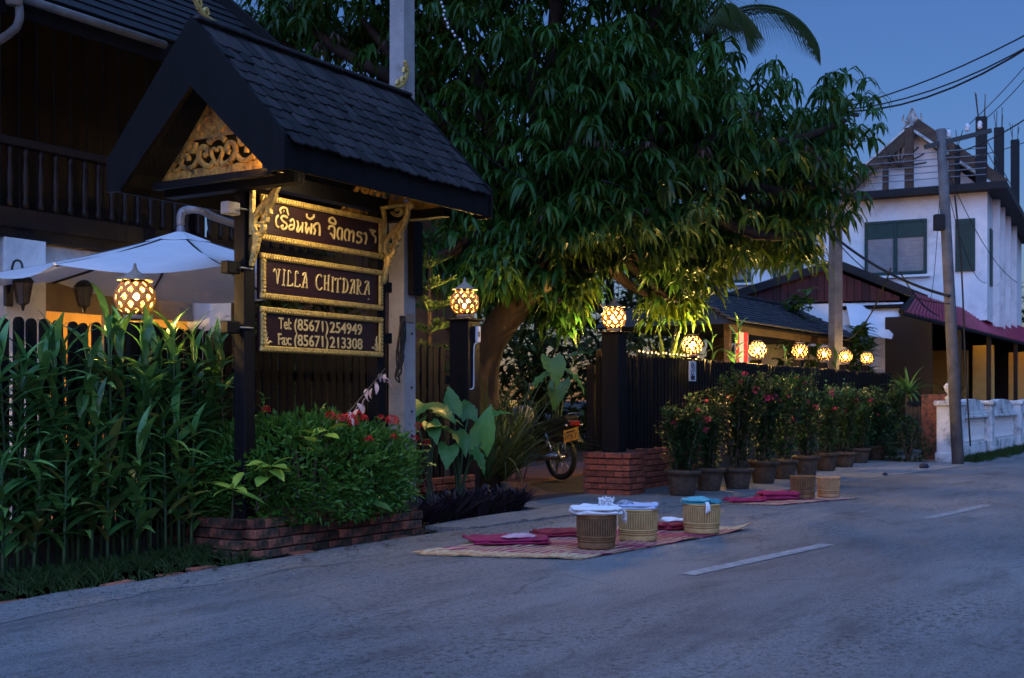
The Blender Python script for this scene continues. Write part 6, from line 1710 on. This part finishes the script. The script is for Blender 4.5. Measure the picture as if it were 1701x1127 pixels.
for x in (x0 + .3, (x0 + x1) / 2, x1 - .3):
    for y in (yf + .25, 2 * yr - yf - .25): MB().bbox((x, y, ze / 2), (.10, .10, ze), .006).build('post', M['beam_wood'], pv)
MB().box(((x0 + x1) / 2, yf + .25, ze - .06), (x1 - x0 - .5, .08, .12)).build('beam', M['beam_wood'], pv)
MB().tube([(x1 - .9, yf + .1, ze - .06), (x1 - .9, yf + .1, ze - .22)], .006, 5).build('flex', M['cable'], pv)
gl_ = MB().lathe([(0, -.07), (.06, -.05), (.085, 0), (.06, .05), (0, .07)], 14, M=Matrix.Translation((x1 - .9, yf + .35, ze - .28))).build('hanging_lamp', emitter('pavilion_lamp', (1, .62, .2), 9), pv, True)
cu = thing('striped_curtain', 'red and white striped cloth hanging under the pavilion eave', 'curtain', S(u_at(1232, -.6), -.6, 0), SROT)
zc0, zc1 = z_at(1232, 606, -.6), z_at(1232, 552, -.6)
for i in range(8):
    b = MB(); vs = []
    for j in range(5):
        for k in range(5):
            x = -.30 + i * .085 + k * .085 / 4; vs.append((x, .03 * math.sin(x * 22), zc1 + (zc0 - zc1) * j / 4))
    b.add(vs, [(j * 5 + k, j * 5 + k + 1, (j + 1) * 5 + k + 1, (j + 1) * 5 + k) for j in range(4) for k in range(4)])
    b.build('stripe', mat('curtain_red', (.50, .03, .05), (.40, .025, .04), .9, 9) if i % 2 else M['canvas'], cu, True)
# string of tiny warm lights along the fence top
fs_ = thing('fairy_lights', 'string of tiny warm lights along the fence top below the blade leaved plant', 'light string', S(u_at(1060, .35), .35, 1.60), SROT)
MB().tube([(0, 0, .01), (.5, 0, -.01), (1.1, 0, .01), (1.9, 0, 0)], .004, 5).build('wire', M['cable'], fs_)
tiny = MB().lathe([(0, -.014), (.012, 0), (0, .014)], 8).mesh('bulb', emitter('tiny_bulb', (1, .55, .2), 2.2))
for i in range(17): put('bulb', tiny, fs_, (.05 + i * .11, rnd.uniform(-.01, .01), .02 + rnd.uniform(-.008, .012)))

# ------------------------------------------------------------------ restaurant with the red sheet awning
AV = 1.72
au0 = u_at(1497, AV); az = z_at(1497, 516, AV)
rt = thing('restaurant', 'open fronted wooden restaurant under a red sheet awning with lit yellow walls', 'building', S(au0, 0, 0), SROT)
L_ = 21.0; yt_ = -.8; ztp = az + .70
b = MB(); n = 150; vs = []; rr = 8
for j in range(rr + 1):
    f = j / rr
    for i in range(n + 1):
        t = i / n; x = (0 + 4.9 * f) + (L_ - 0 - 4.9 * f) * t
        vs.append((x, -AV + (yt_ + AV) * f, az + (ztp - az) * f + .022 * math.sin(i * math.pi) + (.020 if i % 2 else -.02)))
b.add(vs, [(j * (n + 1) + i, j * (n + 1) + i + 1, (j + 1) * (n + 1) + i + 1, (j + 1) * (n + 1) + i) for j in range(rr) for i in range(n)])
aw = b.build('awning_sheet', M['awning'], rt); sd = aw.modifiers.new('s', 'SOLIDIFY'); sd.thickness = .015
MB().tube([(0, -AV, az - .05), (L_, -AV, az - .05)], .035, 6).tube([(0, -AV, az - .02), (4.9, yt_, ztp - .06)], .05, 6).build('awning_rail', M['dark_wood'], rt)
for x in (5.2, 8.4, 12, 16): MB().bbox((x, -AV + .12, az / 2), (.09, .09, az - .06), .006).build('post', M['brown_wood'], rt)
MB().bbox((6.4, -.7, 1.4), (.20, .20, 2.8), .01).build('thick_post', M['beam_wood'], rt)
MB().box((L_ / 2 + 3.2, 2.6, 1.5), (L_ - 6, .1, 3.0)).build('back_wall', M['brown_wood'], rt)
MB().box((20.9, .45, 1.5), (.1, 4.3, 3.0)).build('far_wall', M['brown_wood'], rt)
MB().box((6.0, -.42, 1.4), (.1, .95, 2.8)).build('end_wall', M['brown_wood'], rt)
MB().box((L_ / 2 + 3.2, .9, 3.05), (L_ - 6, 3.4, .08)).build('ceiling', M['dark_wood'], rt)
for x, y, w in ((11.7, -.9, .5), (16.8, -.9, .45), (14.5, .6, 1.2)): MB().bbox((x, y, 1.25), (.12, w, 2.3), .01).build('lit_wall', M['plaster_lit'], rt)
for i in range(46): MB().box((2.4 + i * .2, -1.3, .55), (.04, .04, .8)).build('rail_bar', M['black_metal'], rt)
MB().box((7, -1.3, .98), (9.4, .07, .06)).build('top_rail', M['dark_wood'], rt)
for x, y, k in ((11.0, -1.05, 16), (15.8, -1.05, 22)):
    MB().lathe([(0, -.07), (.05, -.05), (.075, 0), (.05, .05), (0, .07)], 14, M=Matrix.Translation((x, y, 2.82))).build('hanging_lamp', emitter('restaurant_lamp', (1, .66, .22), k * 1.3), rt, True)
    MB().tube([(x, y, 2.88), (x, y, 2.99)], .006, 5).build('flex', M['cable'], rt)
strap_plant(S(au0 + 8.2, .9, 0), 'feathery potted palm lit yellow inside the restaurant', 30, .8, .05, (15, 85), -60, M['strap_leaf'], 'indoor_palm', 6, .9)

# ------------------------------------------------------------------ white balustrade
WV = 2.25
bw = thing('balustrade_wall', 'stained white balustrade wall with pillars and rounded crests beyond the pavement', 'wall', S(15.45, WV, 0), SROT)
balm = MB().lathe([(0, 0), (.05, 0), (.05, .04), (.03, .08), (.055, .18), (.04, .30), (.03, .36), (.05, .40), (.05, .44), (0, .44)], 10).mesh('baluster', M['old_white'], True)
pill = [0, 2.95, 6.3, 9.6, 12.9]
for i, x in enumerate(pill):
    MB().bbox((x, 0, .47), (.62 if i == 0 else .30, .34, .96), .015).bbox((x, 0, .985), (.72 if i == 0 else .38, .42, .09), .02).bbox((x, 0, .08), (.68 if i == 0 else .34, .38, .16), .01).build('pillar', M['old_white'], bw)
    if i + 1 < len(pill):
        a, e = x + (.31 if i == 0 else .15), pill[i + 1] - .15; c = (a + e) / 2; w = e - a
        MB().bbox((c, 0, .14), (w, .22, .28), .01).build('plinth', M['old_white'], bw)
        n = int(w / .19)
        for k in range(n): put('baluster', balm, bw, (a + (k + .5) * w / n, 0, .28))
        MB().bbox((c, 0, .745), (w, .24, .06), .012).bbox((c, 0, .80), (w, .18, .05), .008).build('rail', M['old_white'], bw)
        pr = [(a, .825)] + [(c - math.cos(math.pi * k / 14) * w / 2 * .82, .86 + .20 * math.sin(math.pi * k / 14)) for k in range(15)] + [(e, .825)]
        MB().prism(pr, .16, Matrix.Translation((0, -.08, 0))).build('crest', M['old_white'], bw)
b = MB().lathe([(0, 0), (.09, 0), (.10, .05), (.05, .10), (.10, .17), (.12, .24), (.07, .30), (0, .32)], 12, M=Matrix.Translation((0, 0, 1.03))); b.build('urn', M['old_white'], bw, True)
MB().box((.62, .36, .57), (.55, .4, 1.14)).build('block_pier', M['old_brick'], bw)
kind(tuft_mesh([S(rnd.uniform(15.2, 24), 2.42 + abs(rnd.gauss(0, .16)), 0) for _ in range(600)], M['grass'], 'grass', (.05, .16), 7), 'stuff')

# ------------------------------------------------------------------ poles and cables on the right
rp_b = G(1592, 772); rp_b.z = 0
rpole = thing('power_pole', 'slim weathered power pole leaning slightly in front of the white house', 'pole', rp_b, 0)
topv = P(1563, 215, rp_b.y) - rp_b
b = MB(); b.tube([(0, 0, -.1), tuple(topv * .5), tuple(topv)], [.095, .088, .076], 10); b.build('shaft', M['old_pole'], rpole, True)
b = MB(); b.box((topv.x + .22, -.02, topv.z - .22), (1.1, .07, .07), Matrix.Translation((topv.x, 0, topv.z)) @ Matrix.Rotation(R(-14), 4, 'Y') @ Matrix.Translation((-topv.x, 0, -topv.z))); b.build('cross_arm', M['black_metal'], rpole)
for dx, dz in ((.12, .04), (.42, .14), (.62, .18)):
    MB().lathe([(0, -.07), (.02, -.06), (.045, -.03), (.03, -.01), (.045, .02), (.03, .04), (.03, .06), (0, .075)], 10, M=Matrix.Translation((topv.x + dx, -.02, topv.z + dz - .12))).build('insulator', M['sign_white'], rpole, True)
MB().bbox((topv.x * .72 - .13, -.06, topv.z * .72), (.16, .12, .26), .01).build('meter_box', M['lao_roof'], rpole)
MB().tube(smooth_pts([tuple(topv * .80 + Vector((.13, -.1, 0))), tuple(topv * .6 + Vector((.17, -.12, 0))), tuple(topv * .3 + Vector((.15, -.13, 0))), (.14, -.14, .3)], 3), .014, 6).build('conduit', M['cable'], rpole, True)
p2 = P(1388, 664, 23.2); p2.z = 0
mp_ = thing('power_pole', 'pale concrete power pole rising into the mango crown in front of the dark red gable', 'pole', p2, .4)
zt2 = CAM_H + (HZ - 160) / F_PX * 23.2
MB().box((0, 0, zt2 / 2), (.20, .20, zt2), None, .85).build('shaft', M['old_pole'], mp_)
MB().box((0, -.11, zt2 - .35), (.9, .07, .07)).build('cross_arm', M['black_metal'], mp_)
def wire(label, a, b_, sag, r=.010, n=18, group=None):
    if b_.y < 19.6 and a.y > 19.6 and b_.x > 8: sag *= 4; b_ = a + (b_ - a) * 2.0 + Vector((0, 0, 2 * sag))
    d = b_ - a; pts = [a + d * (i / n) - Vector((0, 0, sag * 4 * (i / n) * (1 - i / n))) for i in range(n + 1)]
    t = MB(); o_ = Vector(a); t.tube([p - o_ for p in pts], r, 5); o = t.build('power_cable', M['cable'], None, True, tuple(o_)); tag(o, label, 'cable', group); return o
tp2 = Vector((p2.x, p2.y - .12, zt2 - .3))
wire('topmost of the three thick cables running from the mango crown to the upper right', tp2 + Vector((.1, 0, .05)), P(1790, 10, 19), .18, .014, group='thick cables leaving the mango crown')
wire('middle one of the three thick cables running from the mango crown to the upper right', tp2, P(1790, 28, 18.5), .30, .014, group='thick cables leaving the mango crown')
wire('lowest of the three thick cables running from the mango crown to the upper right', tp2 + Vector((-.1, 0, -.02)), P(1790, 22, 18), .42, .018, group='thick cables leaving the mango crown')
wt = rp_b + topv
wire('thin cable from the top insulator of the slim pole up to the right', wt + Vector((.42, -.02, .05)), P(1800, -15, 19), .12, .007)
wire('thin cable from the outermost insulator of the slim pole up to the right', wt + Vector((.62, -.02, .08)), P(1800, -2, 19), .16, .007)
wire('cable from the slim pole passing in front of the roof columns', wt + Vector((.0, -.02, -.45)), P(1800, 120, 18), .2, .012)
wire('lower cable from the slim pole passing in front of the roof columns', wt + Vector((.0, -.02, -.5)), P(1800, 190, 18), .15, .007)
tb2 = P(1388, 395, 23.0)
wire('thick black cable bundle sagging from the pale pole to the slim pole', tb2, P(1577, 492, rp_b.y - .12), .14, .026)
wire('thinner cable just under the thick sagging bundle', tb2 + Vector((0, 0, -.05)), P(1577, 505, rp_b.y - .12), .28, .010)
wire('thin service cable drooping to the gabled building', P(1480, 446, 20.4), P(1405, 565, 22.5), .25, .014)
wire('service cable from the sagging bundle to the awning', P(1495, 452, 20.3), P(1560, 525, 22.0), .12, .012)
wire('slack cable from the slim pole across the white house front', wt + Vector((.05, -.05, -.6)), P(1690, 470, 26.5), .3, .007)
wire('second slack cable from the slim pole across the white house front', wt + Vector((.03, -.05, -.7)), P(1640, 470, 26.5), .5, .006)
wire('fine slack cable hanging beside the big louvred window', wt + Vector((-.02, -.05, -.75)), P(1545, 500, 26.0), .4, .006)
wire('black cable crossing the mango leaves above the fence', P(1390, 330, 20.8), P(1000, 300, 11.9), .25, .008)
wire('black cable running from the concrete pole into the mango crown', S(up, .42, 3.9), P(880, 300, 12.0), .15, .007)
